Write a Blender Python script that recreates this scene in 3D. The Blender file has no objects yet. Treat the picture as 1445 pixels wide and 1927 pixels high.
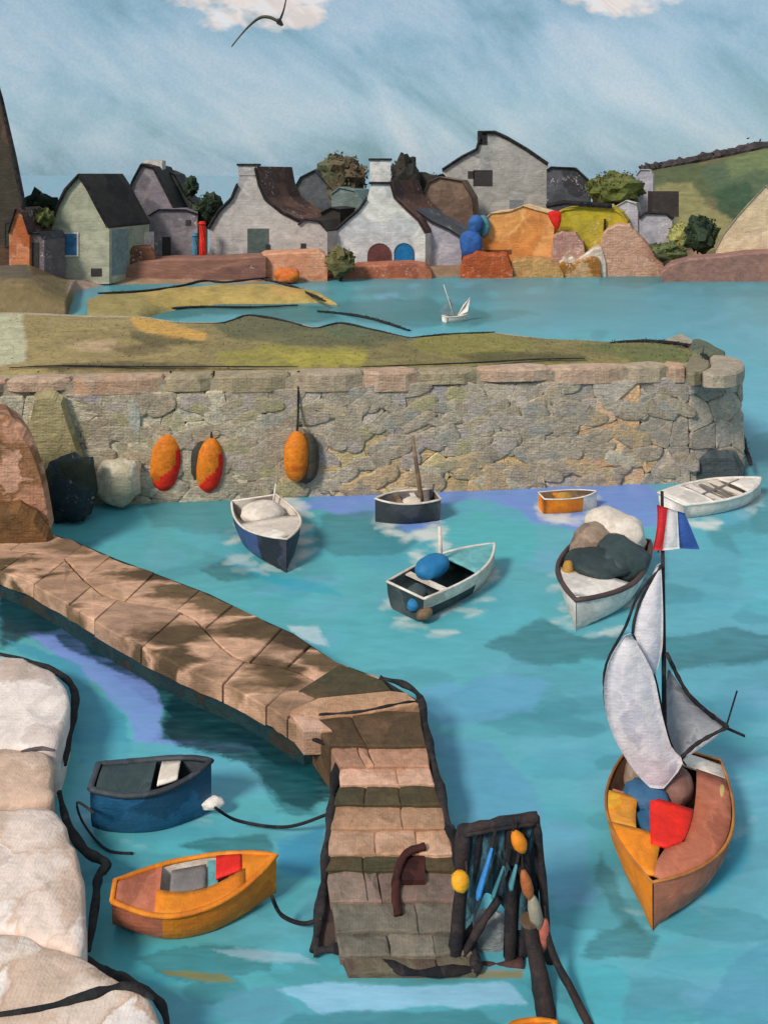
import bpy, bmesh, math, random
import numpy as np
from mathutils import Vector, Matrix, noise as mnoise

# ------------------------------------------------------------------ camera, sky, sun, exposure
SC = bpy.context.scene
COL = SC.collection
F, H, HY, CX = 1600.0, 14.0, 330.0, 722.5        # focal length, eye height, horizon row, centre column (photo pixels / metres)

cam = bpy.data.cameras.new("camera"); cam_o = bpy.data.objects.new("camera", cam); COL.objects.link(cam_o)
cam_o.location = (0, 0, H); cam_o.rotation_euler = (math.radians(90), 0, 0)
cam.sensor_fit = 'VERTICAL'; cam.sensor_height = 36.0; cam.lens = F / 1927 * 36.0
cam.shift_y = -(963.5 - HY) / 1927.0
cam.clip_start = 0.1; cam.clip_end = 90000
SC.camera = cam_o

SUN_EL, SUN_AZ = math.radians(40), math.radians(222)     # azimuth clockwise from +Y: behind the viewer, to the left
world = bpy.data.worlds.new("World"); SC.world = world; world.use_nodes = True

def lin(c):
    out = []
    for v in c[:3]:
        v = v / 255.0
        out.append(v / 12.92 if v <= 0.04045 else ((v + 0.055) / 1.055) ** 2.4)
    return tuple(out)
def lin4(c): return lin(c) + (1.0,)

def nd(t, typ, **kw):
    n = t.nodes.new(typ)
    for k, v in kw.items(): setattr(n, k, v)
    return n
def mth(t, op, a, b=None, clamp=False):
    n = nd(t, 'ShaderNodeMath', operation=op, use_clamp=clamp)
    for i, v in enumerate((a, b)):
        if v is None: continue
        if isinstance(v, (int, float)): n.inputs[i].default_value = v
        else: t.links.new(v, n.inputs[i])
    return n.outputs[0]
def mixc(t, fac, a, b, blend='MIX'):
    n = nd(t, 'ShaderNodeMix', data_type='RGBA', blend_type=blend)
    for s, v in ((n.inputs[0], fac), (n.inputs[6], a), (n.inputs[7], b)):
        if isinstance(v, (int, float)): s.default_value = v
        elif isinstance(v, tuple): s.default_value = v
        else: t.links.new(v, s)
    return n.outputs[2]
def ramp(t, src, stops, interp='LINEAR'):
    n = nd(t, 'ShaderNodeValToRGB'); r = n.color_ramp; r.interpolation = interp
    while len(r.elements) < len(stops): r.elements.new(0.5)
    for e, (p, c) in zip(r.elements, stops):
        e.position = p; e.color = c
    t.links.new(src, n.inputs[0]); return n.outputs[0]
def noise(t, vec, scale, detail=3.0, rough=0.55, dist=0.0):
    n = nd(t, 'ShaderNodeTexNoise'); n.inputs['Scale'].default_value = scale
    n.inputs['Detail'].default_value = detail; n.inputs['Roughness'].default_value = rough
    n.inputs['Distortion'].default_value = dist
    t.links.new(vec, n.inputs['Vector']); return n
def mapping(t, vec, scale=(1, 1, 1), rot=(0, 0, 0), loc=(0, 0, 0)):
    n = nd(t, 'ShaderNodeMapping'); n.inputs['Scale'].default_value = scale
    n.inputs['Rotation'].default_value = rot; n.inputs['Location'].default_value = loc
    t.links.new(vec, n.inputs['Vector']); return n.outputs[0]

SKY_GAIN = 4.75
def build_world():
    t = world.node_tree; t.nodes.clear()
    out = nd(t, 'ShaderNodeOutputWorld'); bg = nd(t, 'ShaderNodeBackground'); bg.inputs[1].default_value = 0.1
    t.links.new(bg.outputs[0], out.inputs[0])
    sky = nd(t, 'ShaderNodeTexSky', sky_type='NISHITA'); sky.sun_disc = False
    sky.sun_elevation = SUN_EL; sky.sun_rotation = SUN_AZ; sky.air_density = 1.0; sky.dust_density = 1.5
    tc = nd(t, 'ShaderNodeTexCoord'); g = tc.outputs['Generated']
    def k(c, m=SKY_GAIN): l = lin(c); return (l[0]*m, l[1]*m, l[2]*m, 1)
    # broad drifting veil of cloud, brushed diagonally
    m1 = mapping(t, g, (4.2, 4.2, 4.2), (0, math.radians(-40), 0))
    m1 = mapping(t, m1, (1.0, 1.0, 2.4))
    n1 = noise(t, m1, 1.25, 4, 0.55, 0.6).outputs[0]
    veil = ramp(t, n1, [(0.33, k((104, 146, 160))), (0.45, k((134, 168, 186))), (0.55, k((154, 180, 196))), (0.68, k((178, 192, 202)))])
    m2 = mapping(t, g, (1, 1, 1), (0, math.radians(-38), 0))
    m2 = mapping(t, m2, (7, 7, 40))
    n2 = noise(t, m2, 2.0, 4, 0.65, 0.3).outputs[0]
    streak = ramp(t, n2, [(0.40, (0, 0, 0, 1)), (0.72, (1, 1, 1, 1))])
    c1 = mixc(t, mth(t, 'MULTIPLY', streak, 0.17), veil, k((186, 202, 214)))
    grit = noise(t, mapping(t, g, (330, 330, 330)), 1.0, 2, 0.6).outputs[0]
    c1 = mixc(t, 1.0, c1, ramp(t, grit, [(0.3, (.93, .93, .93, 1)), (0.7, (1.07, 1.07, 1.07, 1))]), 'MULTIPLY')
    # cumulus with pinkish light higher up
    n3 = noise(t, mapping(t, g, (5.5, 5.5, 12.0)), 1.15, 3, 0.55).outputs[0]
    sep = nd(t, 'ShaderNodeSeparateXYZ'); t.links.new(g, sep.inputs[0])
    az = mth(t, 'DIVIDE', sep.outputs[0], sep.outputs[1]); el = mth(t, 'DIVIDE', sep.outputs[2], sep.outputs[1])
    ahead = mth(t, 'GREATER_THAN', sep.outputs[1], 0.05)
    fields = None
    for (px, py, rx, ry) in ((478, -30, 150, 78), (1170, -52, 150, 74), (575, 30, 40, 26)):
        ax, ay = (px - CX) / F, (HY - py) / F
        dx = mth(t, 'DIVIDE', mth(t, 'SUBTRACT', az, ax), rx / F); dy = mth(t, 'DIVIDE', mth(t, 'SUBTRACT', el, ay), ry / F)
        r2 = mth(t, 'ADD', mth(t, 'MULTIPLY', dx, dx), mth(t, 'MULTIPLY', dy, dy))
        f = mth(t, 'SUBTRACT', 1.25, r2)
        fields = f if fields is None else mth(t, 'MAXIMUM', fields, f)
    n4 = noise(t, mapping(t, g, (24, 24, 40)), 1.0, 3, 0.65).outputs[0]
    f = mth(t, 'ADD', fields, mth(t, 'MULTIPLY', mth(t, 'SUBTRACT', n4, 0.5), 2.6))
    mask = mth(t, 'MULTIPLY', mth(t, 'MULTIPLY', f, 1.7, clamp=True), ahead)
    high = mth(t, 'MULTIPLY', mth(t, 'SUBTRACT', sep.outputs[2], 0.2), 5.0, clamp=True)
    mask2 = mth(t, 'MULTIPLY', ramp(t, n3, [(0.5, (0, 0, 0, 1)), (0.6, (1, 1, 1, 1))]), high)
    mask = mth(t, 'MAXIMUM', mask, mask2)
    cloud = ramp(t, n2, [(0.34, k((222, 204, 192))), (0.5, k((240, 222, 208))), (0.62, k((230, 228, 226)))])
    c2 = mixc(t, mth(t, 'MULTIPLY', mask, 0.9), c1, cloud)
    c3 = mixc(t, 0.12, c2, sky.outputs[0])
    t.links.new(c3, bg.inputs[0])
build_world()

sun = bpy.data.lights.new("sun", 'SUN'); sun.energy = 1.5; sun.angle = math.radians(12); sun.color = (1.0, 0.93, 0.84)
sun_o = bpy.data.objects.new("sun", sun); COL.objects.link(sun_o)
sd = Vector((math.sin(SUN_AZ) * math.cos(SUN_EL), math.cos(SUN_AZ) * math.cos(SUN_EL), math.sin(SUN_EL)))
sun_o.rotation_euler = (-sd).to_track_quat('-Z', 'Y').to_euler(); sun_o.location = sd * 60

vs = SC.view_settings
vs.view_transform = 'Standard'; vs.look = 'None'; vs.gamma = 1.0; vs.use_curve_mapping = False
vs.exposure = 1.1
SC.cycles.max_bounces = 4; SC.cycles.diffuse_bounces = 2; SC.cycles.glossy_bounces = 2; world.cycles.sampling_method = 'MANUAL'; world.cycles.sample_map_resolution = 512; SC.cycles.use_denoising = True; SC.cycles.use_adaptive_sampling = True; SC.cycles.adaptive_threshold = 0.025

# ------------------------------------------------------------------ helpers
rnd = random.Random(11)
def G(px, py, z=0.0):                 # point on the level z that the photo shows at that pixel
    d = (H - z) * F / (py - HY)
    return Vector(((px - CX) / F * d, d, z))
def D(px, py, d):                     # point at distance d
    return Vector(((px - CX) / F * d, d, H - (py - HY) / F * d))

def mesh(name, verts, faces, mat=None, parent=None, smooth=False, mats=None, fm=None):
    me = bpy.data.meshes.new(name)
    me.from_pydata([tuple(v) for v in verts], [], faces)
    if mats:
        for m in mats: me.materials.append(m)
        if fm: me.polygons.foreach_set('material_index', fm)
    elif mat: me.materials.append(mat)
    if smooth: me.polygons.foreach_set('use_smooth', [True] * len(me.polygons))
    me.update()
    o = bpy.data.objects.new(name, me); COL.objects.link(o)
    if parent is not None:
        o.parent = parent
        o.matrix_parent_inverse = Matrix.Translation(-parent.location) if parent.type == 'EMPTY' else Matrix()
    return o
def tag(o, label=None, cat=None, group=None, kind=None):
    if label: o['label'] = label
    if cat: o['category'] = cat
    if group: o['group'] = group
    if kind: o['kind'] = kind
    return o
def thing(name, label, cat, loc=(0, 0, 0), group=None):
    o = bpy.data.objects.new(name, None); COL.objects.link(o); o.location = loc
    o.empty_display_size = 0.2
    return tag(o, label, cat, group)

_pm = {}
def paint(name, cols, s=1.0, weave=0.12, fleck=0.0, rough=0.75, bump=0.3, spec=0.25, stretch=(1, 1, 1), jit=0.16, fleckcol=(226, 212, 200), smo=.35):
    """hand-brushed pigment: irregular dabs of a few close colours, dry-brush flecks, a coarse grain"""
    if weave < .1 or fleck < .045: fleck = 0.0
    key = (name, tuple(cols), s, weave, fleck, rough, bump, stretch, jit, smo)
    if key in _pm: return _pm[key]
    m = bpy.data.materials.new(name); m.use_nodes = True; t = m.node_tree; t.nodes.clear()
    out = nd(t, 'ShaderNodeOutputMaterial'); p = nd(t, 'ShaderNodeBsdfPrincipled'); t.links.new(p.outputs[0], out.inputs[0])
    p.inputs['Roughness'].default_value = rough; p.inputs['Specular IOR Level'].default_value = spec
    geo = nd(t, 'ShaderNodeNewGeometry'); pos = mapping(t, geo.outputs['Position'], stretch)
    nz = noise(t, pos, s * 1.7, 3, 0.6)
    warp = nd(t, 'ShaderNodeVectorMath', operation='MULTIPLY_ADD')
    t.links.new(nz.outputs['Color'], warp.inputs[0]); warp.inputs[1].default_value = (0.9 / s,) * 3; t.links.new(pos, warp.inputs[2])
    vo = nd(t, 'ShaderNodeTexVoronoi', feature='SMOOTH_F1'); vo.inputs['Scale'].default_value = s; vo.inputs['Smoothness'].default_value = smo
    t.links.new(warp.outputs[0], vo.inputs['Vector'])
    sx = nd(t, 'ShaderNodeSeparateColor'); t.links.new(vo.outputs['Color'], sx.inputs[0])
    n = len(cols)
    stops = [(0.18 + 0.64 * (i / max(1, n - 1)), lin4(c)) for i, c in enumerate(cols)]
    col = ramp(t, sx.outputs[0], stops) if n > 1 else None
    if col is None:
        rg = nd(t, 'ShaderNodeRGB'); rg.outputs[0].default_value = lin4(cols[0]); col = rg.outputs[0]
    # bristle streaks
    br = noise(t, mapping(t, pos, (s * 2.6, s * 2.6, s * 3.6)), 1.0, 4, 0.6, 0.8).outputs[0]
    lo, hi = 1 - jit * 1.7, 1 + jit * 1.3
    val = ramp(t, br, [(0.3, (lo, lo, lo, 1)), (0.7, (hi, hi, hi, 1))])
    col = mixc(t, 1.0, col, val, 'MULTIPLY')
    if fleck > 0:
        fn = noise(t, pos, 1.1 / weave, 2, 0.7).outputs[0]
        fl = noise(t, pos, s * 1.3, 3, 0.6).outputs[0]
        fm = mth(t, 'MULTIPLY', ramp(t, fn, [(0.54, (0, 0, 0, 1)), (0.62, (1, 1, 1, 1))]), ramp(t, fl, [(0.56 - 0.16 * fleck, (0, 0, 0, 1)), (0.68 - 0.1 * fleck, (1, 1, 1, 1))]))
        col = mixc(t, mth(t, 'MULTIPLY', fm, min(1, 0.5 + fleck * 0.5)), col, lin4(fleckcol))
    t.links.new(col, p.inputs['Base Color'])
    # grain: crossed threads broken by noise, plus ridges of thick paint
    sp = nd(t, 'ShaderNodeSeparateXYZ'); t.links.new(geo.outputs['Position'], sp.inputs[0])
    kf = 2 * math.pi / weave
    wx = mth(t, 'SINE', mth(t, 'MULTIPLY', sp.outputs[0], kf))
    wz = mth(t, 'SINE', mth(t, 'MULTIPLY', mth(t, 'ADD', mth(t, 'MULTIPLY', sp.outputs[1], 0.6), sp.outputs[2]), kf))
    wv = mth(t, 'MULTIPLY', mth(t, 'ADD', wx, wz), 0.25)
    rn = noise(t, pos, 0.45 / weave, 3, 0.6, 0.6).outputs[0]
    imp = noise(t, mapping(t, pos, (s * 1.5, s * 1.5, s * 4)), 1.6, 5, 0.7, 1.2).outputs[0]
    h = mth(t, 'ADD', mth(t, 'MULTIPLY', wv, 0.16), mth(t, 'ADD', rn, mth(t, 'MULTIPLY', imp, 1.6)))
    b = nd(t, 'ShaderNodeBump'); b.inputs['Strength'].default_value = bump; b.inputs['Distance'].default_value = weave * 0.7
    t.links.new(h, b.inputs['Height']); t.links.new(b.outputs[0], p.inputs['Normal'])
    _pm[key] = m; return m

def vpaint(name, rough=0.6, spec=0.25, bump_scale=2.0, bump=0.2, bdist=0.05, stretch=(1, 1, 1), grain=0.12, s=1.2):
    """material of a sheet whose colours are stored with its points"""
    m = bpy.data.materials.new(name); m.use_nodes = True; t = m.node_tree; t.nodes.clear()
    out = nd(t, 'ShaderNodeOutputMaterial'); p = nd(t, 'ShaderNodeBsdfPrincipled'); t.links.new(p.outputs[0], out.inputs[0])
    p.inputs['Roughness'].default_value = rough; p.inputs['Specular IOR Level'].default_value = spec
    at = nd(t, 'ShaderNodeAttribute', attribute_name='pigment')
    geo = nd(t, 'ShaderNodeNewGeometry'); pos = mapping(t, geo.outputs['Position'], stretch)
    n1 = noise(t, pos, s, 5, 0.65, 0.5).outputs[0]
    lo, hi = 1 - grain * 1.6, 1 + grain * 1.2
    c = mixc(t, 1.0, at.outputs['Color'], ramp(t, n1, [(0.3, (lo, lo, lo, 1)), (0.7, (hi, hi, hi, 1))]), 'MULTIPLY')
    t.links.new(c, p.inputs['Base Color'])
    n2 = noise(t, pos, bump_scale, 4, 0.6, 0.5).outputs[0]
    b = nd(t, 'ShaderNodeBump'); b.inputs['Strength'].default_value = bump; b.inputs['Distance'].default_value = bdist
    t.links.new(n2, b.inputs['Height']); t.links.new(b.outputs[0], p.inputs['Normal'])
    return m

# value noise on arrays
_lat = np.random.RandomState(5).rand(256, 256)
def vnoise(x, y):
    xi = np.floor(x).astype(int); yi = np.floor(y).astype(int); fx = x - xi; fy = y - yi
    fx = fx * fx * (3 - 2 * fx); fy = fy * fy * (3 - 2 * fy)
    g = lambda a, b: _lat[a & 255, b & 255]
    return (g(xi, yi) * (1 - fx) + g(xi + 1, yi) * fx) * (1 - fy) + (g(xi, yi + 1) * (1 - fx) + g(xi + 1, yi + 1) * fx) * fy
def fbm(x, y, o=3):
    r = 0; a = 0.5
    for i in range(o): r = r + a * (vnoise(x * 2 ** i + 17 * i, y * 2 ** i + 5 * i) - 0.5); a *= 0.55
    return r
def inpoly(PX, PY, poly):
    c = np.zeros(PX.shape, bool); n = len(poly)
    for i in range(n):
        x0, y0 = poly[i]; x1, y1 = poly[(i + 1) % n]
        if y0 == y1: continue
        k = ((PY < y0) != (PY < y1)) & (PX < (x1 - x0) * (PY - y0) / (y1 - y0) + x0)
        c ^= k
    return c
WDIM = 1.0
def lay(PX, PY, col, patches):
    """lay dabs of pigment over the colours of a sheet: (outline, colour, strength, ragged edge)"""
    for i, (poly, c, a, e) in enumerate(patches):
        xs = [q[0] for q in poly]; ys = [q[1] for q in poly]
        box = (PX > min(xs) - 3 * e - 4) & (PX < max(xs) + 3 * e + 4) & (PY > min(ys) - 3 * e - 4) & (PY < max(ys) + 3 * e + 4)
        if not box.any(): continue
        x = PX[box]; y = PY[box]
        wx = x + e * 3.4 * fbm(x / 46 + i * 7, y / 30, 3); wy = y + e * 2.6 * fbm(x / 46 + 50, y / 26 + i * 3, 3)
        o = 1.2 + .45 * e
        k = sum(inpoly(wx + dx_ * o, wy + dy_ * o * .6, poly).astype(float) for dx_, dy_ in ((-1, -.5), (1, .5), (.4, -1), (-.4, 1), (0, 0))) / 5
        k = np.clip(k + (k > .01) * (k < .99) * 1.1 * fbm(x / 16 + i, y / 2.2, 2), 0, 1)
        br = np.clip(0.86 + 0.55 * fbm(x / 40 + i, y / 4.0, 3), 0, 1)
        k = k * a * br
        c = [q * WDIM for q in c] if WDIM < 1 else c
        col[box] = col[box] * (1 - k[:, None]) + np.array(lin(c)) * k[:, None]
def grid_sheet(name, V, col, mat):
    ny, nx = V.shape[:2]
    idx = np.arange(ny * nx).reshape(ny, nx)
    q = np.stack([idx[:-1, :-1], idx[:-1, 1:], idx[1:, 1:], idx[1:, :-1]], -1).reshape(-1, 4)
    me = bpy.data.meshes.new(name)
    me.vertices.add(ny * nx); me.vertices.foreach_set('co', V.reshape(-1))
    me.loops.add(q.size); me.loops.foreach_set('vertex_index', q.reshape(-1).astype(np.int32))
    me.polygons.add(len(q)); me.polygons.foreach_set('loop_start', np.arange(0, q.size, 4, dtype=np.int32))
    me.update(calc_edges=True)
    a = me.attributes.new('pigment', 'FLOAT_COLOR', 'POINT')
    a.data.foreach_set('color', np.concatenate([col.reshape(-1, 3), np.ones((ny * nx, 1))], 1).reshape(-1).astype(np.float32))
    me.polygons.foreach_set('use_smooth', [True] * len(q))
    me.materials.append(mat)
    o = bpy.data.objects.new(name, me); COL.objects.link(o); return o

def ell(cx, cy, rx, ry, n=18, rot=0.0):
    c, s = math.cos(rot), math.sin(rot)
    return [(cx + rx * math.cos(a) * c - ry * math.sin(a) * s, cy + rx * math.cos(a) * s + ry * math.sin(a) * c) for a in [2 * math.pi * i / n for i in range(n)]]

# ------------------------------------------------------------------ water
def build_water():
    cols_px = np.concatenate([np.linspace(-1500, -40, 60)[:-1], np.arange(-40, 1486, 2.6), np.linspace(1486, 2950, 60)[1:]])
    rows = np.concatenate([[330.4, 330.8, 331.5, 333, 335, 338, 342, 347, 353, 360, 370, 382, 396, 412, 430, 450, 470, 485], np.arange(496, 1945, 2.6), np.arange(1945, 2500, 12)])
    PX, PY = np.meshgrid(cols_px, rows)
    d = H * F / (PY - HY); X = (PX - CX) / F * d
    V = np.stack([X, d, np.zeros_like(d)], -1)
    def c(x): return np.array(lin(x))
    t = np.clip((PX - 500) / 900, 0, 1)[..., None]
    base = c((86, 164, 170)) * (1 - t) + c((96, 164, 180)) * t
    far = np.clip((640 - PY) / 90, 0, 1)[..., None]
    base = base * (1 - far) + c((82, 138, 146)) * far
    sea = np.clip((500 - PY) / 60, 0, 1)[..., None]
    base = base * (1 - sea) + c((126, 158, 174)) * sea
    w = fbm(X / 7, d / 4.0, 4)[..., None]
    base = base * (1 + 0.30 * w)
    g = np.clip(fbm(X / 5 + 40, d / 3.0 + 9, 3) * 3, 0, 1)[..., None]
    base = base * (1 - 0.5 * g) + c((80, 170, 178)) * 0.5 * g
    col = base
    # brushy dabs of nearby water colours
    R = random.Random(4)
    pal = [(70, 138, 150), (104, 168, 188), (84, 172, 178), (66, 130, 142), (112, 166, 194), (78, 156, 176), (88, 176, 190)]
    dabs = []
    for i in range(520):
        py = R.uniform(540, 1927) if R.random() < .75 else R.uniform(510, 640)
        px = R.uniform(-20, 1470); sc = (py - HY) / H
        dabs.append((ell(px, py, sc * R.uniform(.5, 1.9), max(6, sc * R.uniform(.14, .5)), 14, R.uniform(-.25, .15)), R.choice(pal), R.uniform(.2, .62), 6))
    lay(PX, PY, col, dabs)
    global WDIM
    WDIM = .95
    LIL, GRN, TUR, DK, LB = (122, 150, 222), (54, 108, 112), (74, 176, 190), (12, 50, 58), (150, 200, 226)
    P = [
        # water tints and shallows, with lilac sky and dark hull reflections painted in
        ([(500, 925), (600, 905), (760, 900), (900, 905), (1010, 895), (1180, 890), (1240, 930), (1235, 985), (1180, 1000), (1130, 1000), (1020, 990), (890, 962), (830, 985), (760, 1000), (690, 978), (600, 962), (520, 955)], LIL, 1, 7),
        ([(485, 915), (570, 910), (590, 940), (520, 955), (490, 945)], (78, 172, 186), .9, 5),
        ([(825, 950), (900, 935), (960, 960), (1010, 985), (1000, 1060), (900, 1050), (830, 1010)], (84, 182, 188), .85, 8),
        ([(600, 970), (700, 955), (760, 1000), (790, 1020), (760, 1040), (640, 1050), (590, 1020)], (66, 132, 140), .85, 8),
        ([(260, 930), (420, 920), (520, 945), (430, 1010), (280, 990)], (74, 138, 146), .75, 9),
        ([(370, 1075), (430, 1050), (520, 1085), (430, 1095)], GRN, .8, 6),
        ([(425, 1040), (530, 1085), (610, 1095), (640, 1120), (540, 1110), (430, 1060)], (60, 168, 188), .8, 5),
        ([(1020, 1160), (1100, 1200), (1190, 1190), (1150, 1240), (1010, 1250), (910, 1215)], GRN, .75, 8),
        ([(1240, 1200), (1380, 1180), (1460, 1200), (1470, 1240), (1340, 1250), (1250, 1270)], GRN, .75, 8),
        ([(1330, 1000), (1460, 960), (1460, 1040), (1400, 1050), (1340, 1030)], (70, 138, 146), .6, 8),
        ([(1400, 830), (1470, 800), (1470, 1000), (1420, 1000), (1400, 930)], (72, 138, 144), .7, 6),
        # turquoise right margin
        ([(1380, 1000), (1470, 1010), (1470, 1140), (1400, 1110)], (96, 182, 196), .7, 8),
        ([(800, 1290), (960, 1270), (1040, 1290), (1000, 1340), (850, 1370), (800, 1340)], (104, 166, 200), .8, 9),
        ([(810, 1380), (920, 1400), (1010, 1480), (1020, 1540), (900, 1560), (850, 1500)], (98, 160, 192), .8, 9),
        ([(1020, 1540), (1100, 1560), (1120, 1700), (1050, 1720), (1010, 1620)], (108, 168, 198), .8, 9),
        ([(1100, 1770), (1180, 1730), (1240, 1770), (1220, 1800), (1100, 1800)], GRN, .7, 8),  # shade below the sailing boat, painted into the water colour
        ([(1130, 1600), (1170, 1690), (1220, 1770), (1170, 1740), (1120, 1660)], GRN, .6, 8),
        ([(1330, 1590), (1410, 1570), (1400, 1640), (1330, 1690), (1310, 1660)], (64, 176, 204), .8, 8),
        ([(1380, 1800), (1470, 1760), (1470, 1940), (1300, 1940)], (84, 150, 176), .6, 9),
        ([(1050, 1800), (1180, 1830), (1170, 1940), (1100, 1940)], (84, 184, 196), .7, 9),
        # jetty shadow and reflection painted dark into the water on its left
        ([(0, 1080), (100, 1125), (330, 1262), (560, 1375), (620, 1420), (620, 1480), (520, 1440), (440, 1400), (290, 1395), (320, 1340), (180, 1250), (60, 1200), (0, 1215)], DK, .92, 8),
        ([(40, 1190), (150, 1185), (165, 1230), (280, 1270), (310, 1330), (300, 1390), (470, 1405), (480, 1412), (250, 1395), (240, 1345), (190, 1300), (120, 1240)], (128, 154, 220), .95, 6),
        ([(10, 1205), (60, 1215), (150, 1250), (190, 1310), (235, 1350), (245, 1395), (240, 1440), (150, 1440), (130, 1330), (120, 1265), (40, 1230)], (60, 150, 176), .85, 7),
        ([(300, 1400), (450, 1418), (480, 1450), (420, 1480), (330, 1460)], (94, 178, 200), .6, 8),
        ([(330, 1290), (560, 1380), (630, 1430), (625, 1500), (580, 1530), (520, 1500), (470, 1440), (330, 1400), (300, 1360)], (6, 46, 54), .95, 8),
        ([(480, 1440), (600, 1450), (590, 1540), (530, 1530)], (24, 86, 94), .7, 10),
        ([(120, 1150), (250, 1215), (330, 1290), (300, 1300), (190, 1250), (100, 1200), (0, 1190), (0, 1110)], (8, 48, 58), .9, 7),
        ([(150, 1400), (300, 1400), (330, 1450), (170, 1455)], (90, 176, 190), .7, 8),
        ([(380, 1580), (500, 1570), (520, 1600), (400, 1610), (330, 1590)], (40, 92, 92), .7, 6),
        ([(520, 1580), (610, 1560), (600, 1650), (530, 1640)], (62, 150, 190), .8, 8),
        ([(200, 1780), (330, 1775), (420, 1790), (390, 1830), (300, 1860), (230, 1840)], TUR, .8, 8),
        ([(260, 1800), (400, 1775), (520, 1790), (500, 1830), (380, 1850), (290, 1830)], (62, 124, 130), .8, 7),
        ([(340, 1860), (450, 1840), (470, 1870), (400, 1890), (360, 1885)], (62, 130, 138), .7, 7),
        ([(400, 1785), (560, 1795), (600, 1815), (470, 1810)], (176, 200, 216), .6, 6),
        ([(300, 1826), (420, 1830), (440, 1846), (380, 1845), (320, 1838)], (150, 130, 30), .8, 5),
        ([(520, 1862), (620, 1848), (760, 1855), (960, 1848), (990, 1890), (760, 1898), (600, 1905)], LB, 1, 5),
        ([(430, 1870), (520, 1850), (560, 1905), (480, 1927), (420, 1927)], (96, 150, 172), .7, 8),
        ([(560, 1908), (900, 1900), (960, 1935), (520, 1935)], (66, 130, 140), .8, 6),
        ([(600, 1832), (760, 1842), (960, 1828), (985, 1840), (760, 1856), (640, 1850)], (86, 150, 150), .8, 5),
        # sandy ledge at the foot of the steps
        ([(830, 1828), (985, 1824), (985, 1841), (840, 1840)], (158, 132, 74), .8, 4),
        # outer water beyond the mole
        ([(0, 560), (190, 532), (200, 575), (0, 590)], (98, 146, 160), .8, 5),
        ([(270, 578), (420, 566), (620, 574), (640, 600), (560, 608), (470, 590), (290, 604)], (54, 110, 108), .9, 5),
        ([(600, 570), (800, 560), (930, 590), (900, 612), (760, 618), (680, 606)], (62, 118, 120), .75, 6),
        ([(700, 590), (830, 575), (835, 605), (740, 610)], (66, 122, 122), .7, 5),
        ([(880, 590), (960, 580), (1020, 590), (930, 606), (880, 612)], (66, 122, 122), .8, 5),
        ([(1125, 520), (1180, 505), (1250, 510), (1260, 528), (1200, 543), (1130, 538)], (70, 124, 128), .95, 4),
        ([(820, 500), (880, 490), (890, 515), (820, 520)], (70, 122, 122), .8, 4),
        ([(900, 530), (1450, 540), (1450, 700), (1330, 640), (1150, 620), (930, 610)], (100, 158, 172), .45, 9),
        # foam and broken white water round moored hulls and along the wall
        ([(880, 1060), (940, 1070), (930, 1090), (850, 1150), (800, 1170), (830, 1120)], (206, 214, 212), .75, 5),
        ([(540, 1175), (600, 1180), (620, 1215), (560, 1200)], (196, 214, 218), .8, 5),
    ]
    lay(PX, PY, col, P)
    WDIM = 1.0
    FOAM = (212, 212, 204)
    rings = []
    for (cx, cy, rx, ry, rot) in ((505, 1024, 84, 62, -.1), (530, 960, 40, 30, 0), (772, 985, 60, 36, .1), (805, 1030, 34, 34, 0), (828, 1126, 112, 70, -.35), (1068, 958, 58, 26, 0), (1340, 948, 92, 46, -.15), (1128, 1100, 96, 112, .3), (1262, 1610, 118, 150, .15), (1380, 1520, 40, 70, 0), (285, 1540, 140, 66, -.05)):
        for q in range(34 if cy < 1300 else 12):
            an = R.uniform(0, 6.283); rr = R.uniform(.66, .92); ca, sa = math.cos(rot), math.sin(rot)
            ex, ey = rx * rr * math.cos(an), ry * rr * math.sin(an)
            rings.append((ell(cx + ex * ca - ey * sa, cy + ex * sa + ey * ca, R.uniform(10, 30), R.uniform(3, 7), 12, R.uniform(-.4, .3)), FOAM if cy < 1300 else (150, 188, 200), R.uniform(.15, .6), 5))
    lay(PX, PY, col, rings)
    for x0, y0, x1, y1 in ((440, 905, 560, 915), (560, 898, 700, 893), (780, 905, 820, 960), (1000, 893, 1060, 888)):
        lay(PX, PY, col, [([(x0, y0 - 5), (x1, y1 - 5), (x1, y1 + 7), (x0, y0 + 8)], (214, 204, 194), .7, 5)])
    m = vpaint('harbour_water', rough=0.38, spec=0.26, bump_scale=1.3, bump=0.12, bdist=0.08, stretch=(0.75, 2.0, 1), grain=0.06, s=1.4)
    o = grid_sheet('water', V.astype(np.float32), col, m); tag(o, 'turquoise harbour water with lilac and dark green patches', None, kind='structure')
build_water()

# ------------------------------------------------------------------ shape tools
def smooth(a, b, x):
    t = np.clip((x - a) / (b - a), 0, 1); return t * t * (3 - 2 * t)
def chaikin(p, n=1):
    for _ in range(n):
        q = []
        for i in range(len(p)):
            a, b = p[i], p[(i + 1) % len(p)]
            q.append(a * .75 + b * .25); q.append(a * .25 + b * .75)
        p = q
    return p
def prism_up(top, z0, bev=0.06, spread=0.04, jz=0.0, R=rnd, tilt=0.0):
    """a stone: closed outline of its top (Vectors), sides down to z0, chamfered rim"""
    n = len(top); c = sum(top, Vector()) / n
    rim = [c + (p - c) * (1 - bev / max(0.15, (p - c).length)) for p in top]
    v = []
    for p in top: o = c + (p - c) * (1 + spread); v.append(Vector((o.x, o.y, z0)))
    for p in top: v.append(Vector((p.x, p.y, p.z - bev)))
    for p in rim: v.append(Vector((p.x, p.y, p.z + R.uniform(-jz, jz))))
    v.append(Vector((c.x, c.y, c.z + jz)))
    f = []
    for k in (0, n):
        for i in range(n): j = (i + 1) % n; f.append((k + i, k + j, k + n + j, k + n + i))
    for i in range(n): f.append((2 * n + i, 2 * n + (i + 1) % n, 3 * n))
    return v, f
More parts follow.
